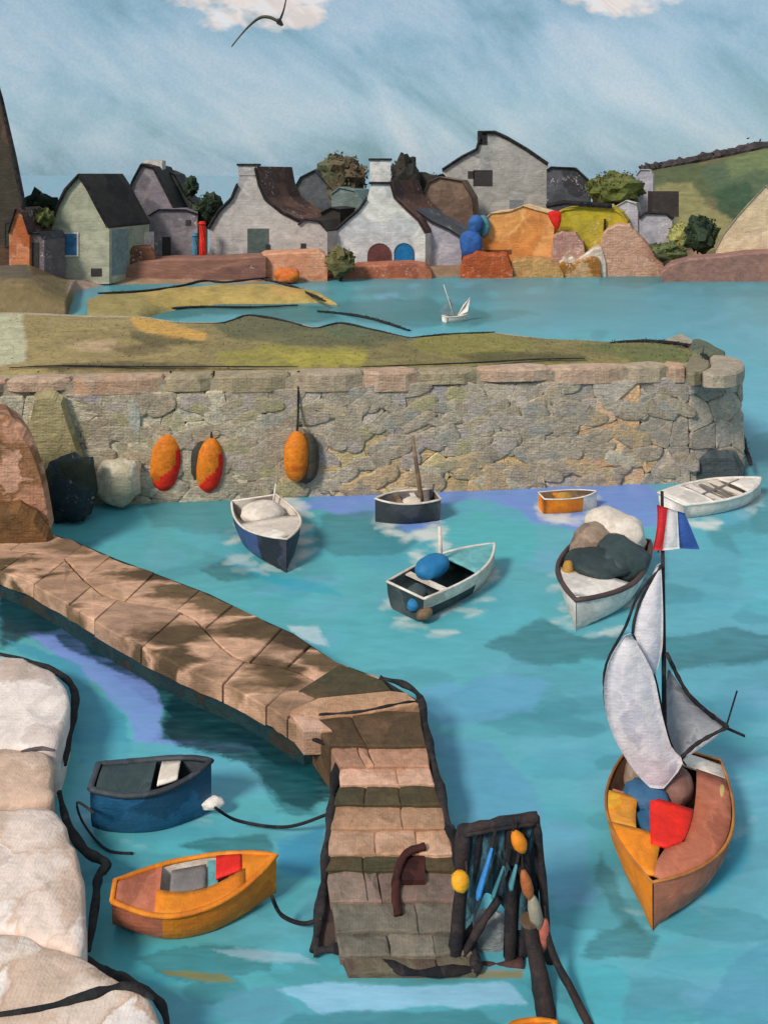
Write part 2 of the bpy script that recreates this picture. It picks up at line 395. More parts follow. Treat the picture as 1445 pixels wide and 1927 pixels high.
def ccw(p):
    a = sum(p[i].x * p[(i + 1) % len(p)].y - p[(i + 1) % len(p)].x * p[i].y for i in range(len(p)))
    return p if a > 0 else p[::-1]
def tube(pts, rad, sides=6, flat=1.0, wob=0.0, R=rnd, up=Vector((0, 0, 1)), cap=True):
    v, f = [], []; n = len(pts)
    for i, p in enumerate(pts):
        a = pts[max(0, i - 1)]; b = pts[min(n - 1, i + 1)]; d = (b - a).normalized()
        s = d.cross(up)
        if s.length < 1e-3: s = d.cross(Vector((0, 1, 0)))
        s.normalize(); u = s.cross(d).normalized()
        r = rad[i] if isinstance(rad, (list, tuple)) else rad
        for k in range(sides):
            a_ = 2 * math.pi * k / sides; rr = r * (1 + R.uniform(-wob, wob))
            v.append(p + s * math.cos(a_) * rr + u * math.sin(a_) * rr * flat)
    for i in range(n - 1):
        for k in range(sides):
            j = (k + 1) % sides
            f.append((i * sides + k, i * sides + j, (i + 1) * sides + j, (i + 1) * sides + k))
    if cap:
        f.append(tuple(range(sides))[::-1]); f.append(tuple((n - 1) * sides + k for k in range(sides)))
    return v, f
def curve(pts, n=24):
    out = []
    P = [pts[0]] + list(pts) + [pts[-1]]
    for i in range(1, len(P) - 2):
        m = max(2, n // (len(pts) - 1))
        for k in range(m):
            t = k / m; a, b, c, d = P[i - 1], P[i], P[i + 1], P[i + 2]
            out.append(0.5 * ((2 * b) + (c - a) * t + (2 * a - 5 * b + 4 * c - d) * t * t + (3 * b - a - 3 * c + d) * t ** 3))
    out.append(pts[-1]); return out
def box_v(o, u, n, u0, u1, z0, z1, n0, n1):
    """box on a plane: origin o, unit vector u along, n outward"""
    v = []
    for nn in (n0, n1):
        for (a, z) in ((u0, z0), (u1, z0), (u1, z1), (u0, z1)): v.append(o + u * a + n * nn + Vector((0, 0, z)))
    return v, [(0, 1, 2, 3), (4, 7, 6, 5), (0, 4, 5, 1), (1, 5, 6, 2), (2, 6, 7, 3), (3, 7, 4, 0)]
def merge(parts):
    v, f = [], []
    for a, b in parts:
        k = len(v); v += list(a); f += [tuple(i + k for i in q) for q in b]
    return v, f
def rock_mesh(c, rx, ry, rz, seed, sub=3, amp=0.22, ncl=1.4, cut=-0.55, sq=1.0):
    bm = bmesh.new(); bmesh.ops.create_icosphere(bm, subdivisions=sub, radius=1)
    for q in bm.verts:
        p = q.co.copy(); k = 1 + amp * mnoise.fractal(p * ncl + Vector((seed * 3.1, seed, 0)), 0.6, 2.0, 3)
        k += amp * 0.5 * (mnoise.noise(p * 0.8 + Vector((0, seed * 7.7, 0))))
        if sq < 1: p = Vector([math.copysign(abs(w) ** sq, w) for w in p])
        if p.z < cut: p.z = cut + (p.z - cut) * .2
        q.co = Vector((c.x + p.x * k * rx, c.y + p.y * k * ry, c.z + p.z * k * rz))
    v = [q.co.copy() for q in bm.verts]; f = [[w.index for w in q.verts] for q in bm.faces]; bm.free(); return v, f
def rock(name, label, px0, py0, px1, py1, d, mat, seed, depth=None, cat='rock', amp=.2, group=None, sub=3, sq=.72):
    """boulder filling that part of the view at distance d"""
    a, b = D(px0, py0, d), D(px1, py1, d)
    c = (a + b) / 2; rx = abs(b.x - a.x) / 2; rz = abs(b.z - a.z) / 2; ry = depth or rx * .8
    c = c + Vector((0, ry * .3, 0))
    v, f = rock_mesh(c, rx, ry, rz, seed, sub, amp, 1.6, -.8, sq)
    return tag(mesh(name, v, f, mat, smooth=True), label, cat, group)
def voronoi(w, h, cols, rows, R, jit=.62):
    pts = []
    for r in range(rows):
        for c in range(cols):
            pts.append(((c + .5 + (.5 if r % 2 else 0) + R.uniform(-jit, jit)) * w / cols, (r + .5 + R.uniform(-jit, jit) * .8) * h / rows))
    cells = []
    for i, p in enumerate(pts):
        poly = [(0, 0), (w, 0), (w, h), (0, h)]
        for j, q in enumerate(pts):
            if i == j or abs(q[0] - p[0]) > 4 * w / cols or abs(q[1] - p[1]) > 4 * h / rows: continue
            mx, my = (p[0] + q[0]) / 2, (p[1] + q[1]) / 2; nx, ny = q[0] - p[0], q[1] - p[1]
            out = []
            for k in range(len(poly)):
                A, B = poly[k], poly[(k + 1) % len(poly)]
                da = (A[0] - mx) * nx + (A[1] - my) * ny; db = (B[0] - mx) * nx + (B[1] - my) * ny
                if da <= 0: out.append(A)
                if da * db < 0:
                    t = da / (da - db); out.append((A[0] + (B[0] - A[0]) * t, A[1] + (B[1] - A[1]) * t))
            poly = out
            if len(poly) < 3: break
        if len(poly) >= 3:
            xs = [a[0] for a in poly]; ys = [a[1] for a in poly]
            if max(xs) - min(xs) > .12 and max(ys) - min(ys) > .08: cells.append((p, poly))
    return cells
def crown_mesh(c, rx, ry, rz, n, leaf, R, core=.9):
    v, f = rock_mesh(c, rx * core, ry * core, rz * core, R.random() * 50, 3, .42, 2.2, -9)
    for i in range(n):
        q = Vector((R.gauss(0, 1), R.gauss(0, 1), R.gauss(0, 1))).normalized()
        lump = 1 + .22 * mnoise.noise(q * 2.3 + Vector((c.x, c.y, 3)))
        q = Vector((q.x * rx, q.y * ry, q.z * rz)) * R.uniform(.7, .98) * lump + c
        a = Vector((R.gauss(0, 1), R.gauss(0, 1), R.gauss(0, 1))).normalized(); b = a.cross(Vector((R.random(), R.random(), 1))).normalized()
        l = leaf * R.uniform(.6, 1.4); k = len(v)
        v += [q - a * l, q + b * l * .6, q + a * l, q - b * l * .6]; f.append((k, k + 1, k + 2, k + 3))
    return v, f
def tree(name, label, px0, py0, px1, py1, d, mat, ground=1.0, group=None, n=900, leaf=.24, cat='tree', trunk=True):
    a, b = D(px0, py0, d), D(px1, py1, d); c = (a + b) / 2; rx = abs(b.x - a.x) / 2; rz = abs(b.z - a.z) / 2
    R = random.Random(int(px0 * 7 + py0)); t = thing(name, label, cat, (c.x, d, ground), group)
    v, f = crown_mesh(c, rx, min(rx, 4), rz, int(n * 1.6), leaf * .8, R); mesh('crown', v, f, mat, t)
    if trunk:
        w = max(.12, rx * .1)
        v, f = tube([Vector((c.x, d, ground - .3)), Vector((c.x + w, d, (ground + c.z) / 2)), Vector((c.x, d, c.z + rz * .3))], [w, w * .75, w * .3], 7)
        v2, f2 = tube([Vector((c.x, d, c.z - rz * .6)), Vector((c.x + rx * .5, d - .2, c.z + rz * .2))], [w * .6, w * .2], 5)
        v3, f3 = tube([Vector((c.x, d, c.z - rz * .5)), Vector((c.x - rx * .5, d - .1, c.z + rz * .25))], [w * .6, w * .2], 5)
        v, f = merge([(v, f), (v2, f2), (v3, f3)]); mesh('trunk', v, f, M_BARK, t)
    return t

M_BARK = paint('bark', [(70, 56, 44), (48, 40, 34)], 1.0, .3)
M_CHAR = paint('charcoal_tar', [(38, 34, 36), (56, 50, 50), (28, 28, 32)], 2.0, .2, fleck=0.02, rough=.9, jit=.25)
M_WEED = paint('black_seaweed', [(34, 32, 34), (46, 44, 44), (30, 36, 36)], 3.0, .06, fleck=0.0, rough=.9, jit=.25)

# ------------------------------------------------------------------ far shore: land
SHORE = [(-900, 600), (-200, 606), (0, 604), (126, 602), (142, 550), (200, 537), (300, 535), (480, 534), (620, 522), (760, 527), (870, 520), (960, 526), (1130, 515), (1250, 516), (1290, 528), (1460, 530), (1900, 545), (2500, 560)]
def build_land():
    px = np.concatenate([np.linspace(-900, -60, 40)[:-1], np.arange(-60, 1510, 4.0), np.linspace(1510, 2500, 45)[1:]])
    sy = np.interp(px, [p[0] for p in SHORE], [p[1] for p in SHORE]); ds = H * F / (sy - HY)
    N = 150; t = np.linspace(0, 1, N)[:, None] ** 1.35
    PX = np.broadcast_to(px, (N, len(px))); dd = ds[None, :] - 1.5 + (186 - ds[None, :]) * t
    X = (px[None, :] - CX) / F * dd
    rise = .95 * smooth(0, 5, dd - ds[None, :])
    left = smooth(150, 40, PX) * smooth(0, 7, dd - ds) * 2.4 * smooth(112, 100, dd)
    mid = smooth(740, 860, PX) * 3.6 * smooth(126, 140, dd)
    ridge_y = np.interp(PX, [1100, 1180, 1215, 1330, 1445, 1700, 2500], [380, 345, 318, 296, 272, 230, 200])
    zr = H + (HY - ridge_y) / F * 168
    hill = smooth(1150, 1230, PX) * np.clip(zr - 1, 0, 99) * smooth(124, 168, dd) ** .9
    z = rise + left + np.maximum(mid, hill)
    z += fbm(X / 6, dd / 6, 3) * .5 * rise
    back = np.where(PX < 760, smooth(146, 156, dd), smooth(172, 184, dd))
    z = z * (1 - back) - 1.5 * back - .8 * smooth(.8, -1.5, dd - ds[None, :])
    V = np.stack([X, dd, z], -1)
    PY = HY + (H - z) * F / dd
    c = lambda q: np.array(lin(q))
    col = np.broadcast_to(c((150, 122, 96)), V.shape).copy()
    w = fbm(X / 5, dd / 5, 4)[..., None]; col *= 1 + .5 * w
    lay(PX, PY, col, [
        ([(-900, 440), (135, 470), (135, 600), (-900, 620)], (112, 98, 62), .9, 5),
        ([(55, 498), (125, 500), (120, 520), (60, 520)], (84, 66, 40), .9, 4),
        ([(0, 495), (50, 500), (60, 520), (0, 525)], (72, 72, 72), .7, 4),
        ([(130, 520), (210, 510), (210, 545), (130, 545)], (170, 150, 140), .7, 5),
        ([(1190, 250), (2600, 100), (2600, 480), (1340, 480), (1230, 440), (1200, 380)], (80, 86, 58), 1, 5),
        ([(1205, 300), (1300, 300), (1360, 330), (1380, 370), (1300, 380), (1230, 370)], (78, 88, 58), .9, 8),
        ([(1230, 350), (1300, 345), (1330, 380), (1380, 420), (1340, 470), (1260, 470), (1210, 420)], (140, 132, 88), .85, 7),
        ([(1320, 310), (1460, 280), (1460, 380), (1400, 400), (1340, 370)], (74, 92, 70), .85, 8),
        ([(1340, 360), (1410, 340), (1420, 390), (1380, 410), (1350, 395)], (50, 74, 52), .9, 6),
        ([(1360, 300), (1460, 280), (1460, 320), (1380, 330)], (112, 122, 78), .7, 6),
    ])
    m = vpaint('far_land', rough=.85, bump_scale=1.2, bump=.5, bdist=.4, grain=.16, s=.6)
    o = grid_sheet('terrain', V.astype(np.float32), col, m); tag(o, 'low far shore with earth banks and green hillside', kind='structure')
build_land()

# the ochre spit in the outer water
def build_spit():
    px = np.arange(165, 640, 5.0); N = 26
    y0 = np.interp(px, [165, 200, 260, 330, 420, 520, 600, 640], [566, 548, 544, 540, 534, 534, 552, 572])
    y1 = np.interp(px, [165, 200, 260, 300, 350, 420, 520, 600, 640], [604, 608, 606, 590, 580, 572, 572, 570, 576])
    s = np.linspace(0, 1, N)[:, None]
    bump = np.sin(np.pi * s) ** .6 * (1.0 + .5 * fbm(px[None, :] / 30, s * 3, 3)) * np.clip((y1 - y0) / 26, 0, 1)[None, :]
    py = y1[None, :] * (1 - s) + (y0[None, :] + 6) * s
    dd = H * F / (py - HY); PX = np.broadcast_to(px, dd.shape); z = bump * 1.1 - .05
    V = np.stack([(PX - CX) / F * dd, dd, z], -1); PY = HY + (H - z) * F / dd
    col = np.broadcast_to(np.array(lin((172, 146, 84))), V.shape).copy()
    col *= (1 + .5 * fbm(PX / 20, PY / 8, 3))[..., None]
    lay(PX, PY, col, [([(150, 555), (250, 548), (280, 570), (330, 585), (300, 620), (150, 620)], (142, 128, 82), .9, 5), ([(500, 530), (560, 535), (580, 560), (520, 560)], (190, 140, 80), .6, 5)])
    m = vpaint('spit_sand', rough=.85, bump_scale=1.6, bump=.5, bdist=.2, grain=.14)
    tag(grid_sheet('sand_spit', V.astype(np.float32), col, m), 'ochre sand spit edged in black weed beyond the stone mole', kind='structure')
build_spit()

def stroke(name, label, pts, w, mat, cat, wob=.25, flat=.5, n=30, sides=8, kind=None, fronds=9):
    c = curve([Vector(p) for p in pts], n)
    r = [w * (.55 + .45 * math.sin(math.pi * min(1, max(0, i / (len(c) - 1))))) * (1 + wob * mnoise.noise(Vector((i * .23, w * 90, len(c) * .37))) * 1.4) for i in range(len(c))]
    v, f = tube(c, r, sides, flat, .06 if name == 'seaweed_fringe' else .2)
    for i in range(len(c) * (0 if name == 'seaweed_fringe' else fronds)):
        k = rnd.randrange(len(c)); p = c[k] + Vector((rnd.gauss(0, 1), rnd.gauss(0, 1), abs(rnd.gauss(0, .35)))) * r[k] * .9
        a_ = Vector((rnd.gauss(0, 1), rnd.gauss(0, 1), rnd.gauss(0, .4))).normalized() * w * rnd.uniform(.25, .7); b_ = a_.cross(Vector((.2, .3, 1))).normalized() * w * .16
        q = len(v); v += [p - a_, p + b_, p + a_, p - b_]; f.append((q, q + 1, q + 2, q + 3))
    return tag(mesh(name, v, f, mat, smooth=True), label, cat, kind=kind)
def px_stroke(name, label, pts, z, w, mat, cat='seaweed', **k):
    return stroke(name, label, [G(x, y, z) for x, y in pts], w, mat, cat, **k)
px_stroke('wrack_line', 'black weed line along the far edge of the ochre spit', [(185, 552), (270, 547), (340, 538), (385, 528), (420, 531), (470, 526), (505, 522)], .95, .3, M_WEED)
px_stroke('wrack_line', 'black weed line down the tapering end of the ochre spit', [(490, 524), (540, 536), (580, 552), (612, 567)], .8, .3, M_WEED)
px_stroke('wrack_line', 'black weed line on the near side of the ochre spit', [(230, 592), (270, 588), (310, 582), (380, 577), (470, 578), (560, 574)], .15, .26, M_WEED)
px_stroke('wrack_line', 'dark weed bar crossing the outer water beside the mole', [(600, 586), (640, 590), (700, 600), (770, 622)], .05, .3, M_WEED)

# low harbour walls, ledges and rocks along the far shore
def ledge(name, label, pts_top, ybot, d, mat, cat='harbour wall', depth=5.0, group=None):
    """quay block: top outline in the view at distance d, straight foot, runs back"""
    a = [D(x, y, d) for x, y in pts_top]; n = len(a)
    zb = -.6
    v, f = [], []
    for k, (dy, sc) in enumerate(((0.25, .0), (0, .35), (.5, 0), (depth, 0))):
        for p in a:
            if k == 0: v.append(Vector((p.x, d, zb)))
            elif k == 1: v.append(Vector((p.x, d + .15, p.z - .25)))
            elif k == 2: v.append(Vector((p.x, d + .5, p.z)))
            else: v.append(Vector((p.x * (1 + depth / d), d + depth, p.z)))
    for p in a: v.append(Vector((p.x * (1 + depth / d), d + depth, zb)))
    for k in range(4):
        for i in range(n - 1): f.append((k * n + i, k * n + i + 1, (k + 1) * n + i + 1, (k + 1) * n + i))
    f.append(tuple(k * n for k in range(5))); f.append(tuple(k * n + n - 1 for k in range(4, -1, -1)))
    return tag(mesh(name, v, f, mat), label, cat, group)
MW = .38
M_MAUVE = paint('brown_mauve_stone', [(132, 92, 78), (150, 106, 88), (120, 84, 74)], .35, MW, fleck=.05, stretch=(.4, 1, 1))
M_PEACH = paint('peach_stone', [(196, 138, 106), (206, 150, 118), (186, 124, 90)], .3, MW, fleck=.1)
M_RUSTY = paint('rust_stone', [(164, 98, 72), (176, 110, 82), (150, 84, 60)], .4, MW, fleck=.1)
M_PINK = paint('pink_stone', [(186, 142, 118), (196, 152, 128), (172, 126, 104)], .35, MW)
ledge('harbour_wall', 'long brown mauve harbour wall in front of the grey-green gable house', [(205, 525), (228, 505), (262, 492), (330, 487), (420, 486), (492, 482), (500, 484)], 535, 111.5, M_MAUVE)
ledge('harbour_wall', 'peach harbour wall beside the long brown one', [(488, 484), (500, 477), (600, 473), (612, 480), (616, 500)], 530, 112.5, M_PEACH)
rock('shore_rock', 'small bright orange rock at the foot of the peach harbour wall', 516, 506, 562, 534, 110, paint('orange_rock', [(226, 124, 48), (200, 104, 50)], .6, MW, fleck=.2), 3, 1.5)
ledge('harbour_wall', 'low rust stone slip before the white house with arched doors', [(600, 520), (640, 512), (672, 500), (770, 496), (800, 500), (812, 512)], 535, 115, M_RUSTY)
ledge('harbour_wall', 'dull brown pink sea wall under the beige house on the right', [(1245, 512), (1262, 497), (1300, 487), (1360, 482), (1400, 476), (1500, 472), (1700, 474)], 530, 112, paint('sea_wall_brown', [(142, 106, 96), (152, 114, 100), (130, 98, 90)], .35, MW))
def jag(pts, n=3, a=3.0, seed=1):
    R = random.Random(seed); out = []
    for (x0, y0), (x1, y1) in zip(pts[:-1], pts[1:]):
        for k in range(n): q = k / n; out.append((x0 + (x1 - x0) * q, y0 + (y1 - y0) * q + R.uniform(-a, a)))
    return out + [pts[-1]]
def crag(label, pts, d, cols, seed, depth=4.0, fleck=.1): return ledge('shore_rock', label, jag(pts, 3, 2.5, seed), 0, d, paint('crag_%d' % seed, cols, .35, MW, fleck=fleck, bump=.6), 'rock', depth)
crag('large pink tan rock on the shore below the mauve cottage', [(1118, 512), (1128, 470), (1136, 436), (1160, 422), (1186, 424), (1204, 446), (1226, 470), (1246, 492), (1254, 512)], 118, [(188, 144, 120), (198, 154, 130), (174, 128, 106)], 8)
crag('dusky pink rock in front of the orange house', [(1038, 480), (1042, 446), (1058, 436), (1084, 438), (1098, 458), (1102, 486)], 118.6, [(184, 140, 122), (172, 128, 116)], 12)
crag('white flecked rock behind the golden brown rock', [(1050, 500), (1062, 482), (1086, 488), (1110, 470), (1132, 464), (1140, 492)], 117.6, [(214, 200, 184), (196, 176, 156)], 15)
crag('narrow golden brown rock beside the large pink rock', [(1030, 506), (1050, 496), (1080, 494), (1110, 484), (1128, 486), (1130, 508)], 116.9, [(172, 116, 40), (150, 98, 40), (190, 150, 110)], 9, fleck=.4)
crag('flat ochre rock lying in the water below the orange house', [(955, 514), (964, 494), (990, 486), (1030, 488), (1052, 498), (1060, 512)], 116.4, [(176, 134, 84), (190, 146, 92)], 6)
crag('rust red rock at the water below the blue tarpaulins', [(866, 505), (872, 484), (896, 476), (930, 478), (954, 480), (964, 504)], 115.5, [(172, 84, 44), (158, 76, 44), (186, 100, 54)], 5)

# ------------------------------------------------------------------ far shore: houses
def panel(parent, name, o, u, n, u0, u1, z0, z1, mat, arch=False, frame=None, fw=.22):
    if arch:
        r = (u1 - u0) / 2; k = 10
        pl = [(u0, z0), (u1, z0)] + [(u0 + r + r * math.cos(math.pi * i / k), z1 - r + r * math.sin(math.pi * i / k)) for i in range(k + 1)]
        v = [o + u * a + n * .09 + Vector((0, 0, z)) for a, z in pl] + [o + u * a - n * .1 + Vector((0, 0, z)) for a, z in pl]
        m = len(pl); f = [tuple(range(m))] + [(i, m + i, m + (i + 1) % m, (i + 1) % m) for i in range(m)]
        p = mesh(name, v, f, mat, parent)
        pts = [o + u * a + n * .1 + Vector((0, 0, z)) for a, z in pl[1:] + [pl[0]]]
        v, f = tube(pts, fw * .5, 5); mesh('surround', v, f, frame or M_CHAR, p)
        return p
    v, f = box_v(o, u, n, u0, u1, z0, z1, -.1, .07); p = mesh(name, v, f, mat, parent)
    if frame:
        fr = [box_v(o, u, n, u0 - fw, u0, z0 - fw, z1 + fw, -.1, .14), box_v(o, u, n, u1, u1 + fw, z0 - fw, z1 + fw, -.1, .14),
              box_v(o, u, n, u0, u1, z1, z1 + fw, -.1, .14), box_v(o, u, n, u0, u1, z0 - fw, z0, -.1, .17)]
        v, f = merge(fr); mesh('frame', v, f, frame, p)
    return p
def sweep(poly, vec, th, lift=0.0, front=.25, ext=0.0):
    """a slab following a polyline (roof slopes), thickness th, swept along vec"""
    u = vec.normalized(); P = [p + Vector((0, 0, lift)) - u * front for p in poly]; Q = [p + vec + u * (front * 2) for p in P]
    P2 = [p + Vector((0, 0, th)) for p in P]; Q2 = [p + Vector((0, 0, th)) for p in Q]
    v = P + Q + P2 + Q2; n = len(poly); f = []
    for i in range(n - 1):
        f += [(i, i + 1, n + i + 1, n + i), (2 * n + i, 3 * n + i, 3 * n + i + 1, 2 * n + i + 1), (i, 2 * n + i, 2 * n + i + 1, i + 1), (n + i, n + i + 1, 3 * n + i + 1, 3 * n + i)]
    for i in (0, n - 1): f.append((i, n + i, 3 * n + i, 2 * n + i))
    return v, f
def house(name, label, d, out, vec, wm, rms, splits, base=.2, verge=None, th=.35, group=None, back=True):
    """out: upper outline of the near gable in the view; vec: the way the house runs back; splits: which stretch each roof slope covers"""
    P = [D(x, y, d) for x, y in out]; vec = Vector((vec[0], vec[1], 0)); c = (P[0] + P[-1]) / 2
    t = thing(name, label, 'house', (c.x, d, base), group)
    n = len(P); B = [Vector((P[0].x, d, base)), Vector((P[-1].x, d, base))]
    fr = [B[0], B[1]] + P[::-1]
    v = fr + [p + vec for p in fr]; m = len(fr)
    f = [tuple(range(m))[::-1], tuple(range(m, 2 * m))] + [(i, (i + 1) % m, m + (i + 1) % m, m + i) for i in range(m)]
    mesh('wall', v, f, wm, t)
    for (i, j), rm in zip(splits, rms):
        sv, sf = sweep(P[i:j + 1], vec, th, .02)
        r = mesh('roof', sv, sf, rm, t)
        if verge:
            tv, tf = tube([p + Vector((0, -.3, th * .6)) for p in P[i:j + 1]], verge, 5, 1, .25); mesh('verge_board', tv, tf, M_CHAR, r)
    return t, P, vec
def chimney(t, px0, py0, px1, py1, d, depth, mat, cap=True, pots=0):
    a, b = D(px0, py0, d), D(px1, py1, d); X = Vector((1, 0, 0)); N = Vector((0, -1, 0))
    o = Vector((0, d, 0))
    v, f = box_v(o, X, N, a.x, b.x, b.z, a.z, -depth, .12); c = mesh('chimney', v, f, mat, t)
    if cap:
        v, f = box_v(o, X, N, a.x - .2, b.x + .2, a.z, a.z + .3, -depth - .2, .3); mesh('cap', v, f, M_CHAR, c)
    w = (b.x - a.x)
    for i in range(pots):
        x = a.x + w * (i + .5) / pots; v, f = tube([Vector((x, d + depth / 2, a.z + .2)), Vector((x, d + depth / 2, a.z + 1.0))], [.3, .24], 8); mesh('pot', v, f, M_RUSTY, c)
    return c
XU, NF = Vector((1, 0, 0)), Vector((0, -1, 0))
def win(t, px0, py0, px1, py1, d, mat, name='window', arch=False, frame=None, fw=.2):
    a, b = D(px0, py0, d), D(px1, py1, d); return panel(t, name, Vector((0, d, 0)), XU, NF, a.x, b.x, b.z, a.z, mat, arch, frame, fw)
def side(t, P, vec, u0, u1, z0, z1, mat, name='door', right=True, frame=None):
    o = P[-1] if right else P[0]; o = Vector((o.x, o.y, 0)); u = vec.normalized(); n = Vector((u.y, -u.x, 0))
    if n.y > 0 and not right: n = -n
    return panel(t, name, o, u, n if right else -n, u0, u1, z0, z1, mat, False, frame)

W_GREEN = paint('sage_plaster', [(166, 166, 142), (178, 174, 152), (150, 156, 134)], .22, MW, fleck=.12)
W_GREY = paint('grey_white_plaster', [(178, 170, 166), (188, 180, 174), (164, 158, 158)], .22, MW, fleck=.1)
W_WHITE = paint('white_plaster', [(204, 202, 196), (216, 212, 204), (190, 190, 190)], .22, MW, fleck=.15)
W_MAUVE = paint('mauve_plaster', [(134, 124, 130), (150, 138, 140), (120, 112, 118)], .25, MW, fleck=.1)
W_LILAC = paint('lilac_plaster', [(176, 170, 178), (188, 182, 186), (164, 158, 168)], .25, MW, fleck=.1)
W_STONE = paint('grey_stone_wall', [(160, 156, 150), (172, 166, 160), (148, 146, 144)], .2, MW, fleck=.05)
R_BLACK = paint('black_slate', [(52, 46, 42), (62, 54, 48), (44, 40, 38)], .3, MW)
R_SLATE = paint('blue_grey_slate', [(72, 74, 80), (86, 88, 94), (60, 60, 66)], .3, MW, fleck=.08)
R_MAROON = paint('maroon_tile', [(92, 64, 56), (112, 78, 64), (74, 54, 50)], .3, MW, fleck=.08)
R_BROWN = paint('brown_tile', [(116, 94, 80), (104, 84, 72), (128, 104, 88)], .3, MW)
B_BLUE = paint('blue_paint', [(52, 98, 140), (60, 110, 150)], .5, MW)
B_SKY = paint('bright_blue_paint', [(24, 108, 160), (30, 120, 172)], .5, MW)
B_TEAL = paint('teal_paint', [(72, 84, 82), (84, 96, 92)], .5, MW)
B_GREY = paint('blue_grey_paint', [(122, 136, 138), (132, 146, 146)], .5, MW)
B_RED = paint('red_paint', [(206, 34, 20), (216, 48, 30)], .5, MW)
F_PALE = paint('pale_frame', [(196, 186, 178), (206, 198, 190)], .5, MW)
F_DARK = paint('dark_frame', [(58, 54, 54)], .5, MW)
B_MAR = paint('maroon_paint', [(104, 62, 60), (84, 50, 50)], .5, MW)

# 1 dark steep-roofed tower at the left edge
d = 104
t, P, vec = house('tower_house', 'dark brown steep tower roof cut by the left edge of the view', d, [(-85, 400), (-58, 250), (-16, 120), (6, 190), (30, 300), (44, 370), (48, 408)], (-4.2, 8), paint('tower_wall', [(70, 58, 48), (58, 56, 46), (92, 66, 52)], .3, MW), [paint('tower_roof', [(60, 50, 44), (52, 50, 44), (70, 56, 48)], .3, MW)] * 2, [(0, 2), (2, 6)], verge=.3)
win(t, 12, 420, 32, 462, d, paint('dark_green_shutter', [(52, 60, 48)], .5, MW), frame=F_DARK)
t, P, vec = house('lean_to', 'narrow orange rendered lean-to beside the dark tower', 103, [(18, 440), (32, 396), (44, 404), (56, 442)], (1, 4), paint('orange_render', [(186, 110, 66), (204, 142, 110), (170, 92, 52)], .3, MW), [R_MAROON] * 2, [(0, 1), (1, 3)], verge=.1)
t, P, vec = house('shed', 'narrow mauve shed between the orange lean-to and the sage gable house', 103.5, [(53, 452), (60, 440), (76, 440), (84, 452)], (1, 4), paint('shed_mauve', [(104, 92, 96), (120, 108, 112)], .4, MW, fleck=.1), [R_SLATE], [(0, 3)], verge=.08, th=.2)
win(t, 59, 456, 74, 510, 103.5, F_DARK, 'door')
# 2 sage gable
d = 108
t, P, vec = house('gable_house', 'sage green gable house with near black roof and one blue window', d, [(96, 432), (110, 392), (126, 360), (150, 332), (166, 356), (186, 394), (206, 430)], (2.6, 9.0), W_GREEN, [R_BLACK, R_BLACK], [(0, 3), (3, 6)], verge=.22)
win(t, 114, 440, 146, 480, d, B_BLUE, frame=F_PALE)
win(t, 172, 505, 192, 520, d, F_DARK, 'vent')
side(t, P, vec, .6, 4.2, 1.2, 7.0, B_GREY, 'door', frame=None)
side(t, P, vec, 8.0, 10.5, 2.5, 6.2, F_PALE, 'shutter')
ledge('coal_bunker', 'small rust brown bunker against the sage house', [(245, 470), (250, 464), (284, 464), (292, 478)], 510, 112.3, paint('bunker', [(118, 74, 54), (104, 66, 50)], .4, MW, fleck=.1), 'bunker', 3)
# 3 dark roofed house behind with pale chimney
d = 124
t, P, vec = house('terrace_house', 'mauve walled house under dark slate roof behind the sage gable', d, [(232, 415), (250, 345), (268, 312), (290, 318), (312, 360), (332, 400)], (0.5, 8), W_MAUVE, [R_SLATE, R_BLACK], [(0, 2), (2, 5)], verge=.2)
chimney(t, 272, 302, 306, 330, d + 3, 2.0, F_PALE, False)
side(t, P, vec, 1, 2.2, 4.5, 6.5, F_DARK, 'window')
t, P, vec = house('cottage', 'olive grey cottage with black capped gable behind the mauve house', 130, [(300, 345), (312, 322), (330, 330), (352, 372), (376, 392)], (0, 6), paint('olive_grey_wall', [(138, 134, 116), (152, 144, 126), (118, 112, 100)], .3, MW, fleck=.15), [R_BLACK, R_BLACK], [(0, 1), (1, 4)], verge=.08, th=.15)
t, P, vec = house('mauve_annexe', 'low dusky mauve annexe wall left of the red post', 121, [(280, 408), (300, 396), (350, 396), (372, 404)], (-1, 5), W_MAUVE, [paint('annexe_roof', [(110, 104, 110), (124, 116, 120)], .3, MW)], [(0, 3)], verge=.1, th=.2)
win(t, 306, 446, 322, 482, 121, F_DARK, 'door'); win(t, 350, 414, 360, 424, 121, F_DARK)
# 4 grey-white gable with chimney stump
d = 119
t, P, vec = house('gable_house', 'grey white gable house with square dark window and maroon roof', d, [(394, 432), (414, 400), (436, 378), (447, 352), (452, 322), (482, 320), (488, 352), (500, 378), (530, 402), (566, 420)], (4.0, 8.5), W_GREY, [R_BLACK, R_MAROON], [(0, 3), (5, 9)], verge=.22, th=.5)
win(t, 466, 430, 506, 478, d, B_TEAL, frame=None); win(t, 500, 460, 508, 470, d - .1, F_DARK, 'latch')
chimney(t, 449, 312, 484, 330, d, 2.2, W_GREY, True)
t, P, vec = house('annexe', 'low pale annexe joined to the maroon roofed gable house', 118.5, [(562, 424), (574, 414), (600, 418), (616, 436)], (3, 6), paint('pale_annexe', [(172, 162, 160), (184, 174, 168)], .3, MW, fleck=.12), [R_BLACK], [(0, 3)], verge=.12, th=.2)
win(t, 566, 458, 576, 472, 118.5, F_DARK)
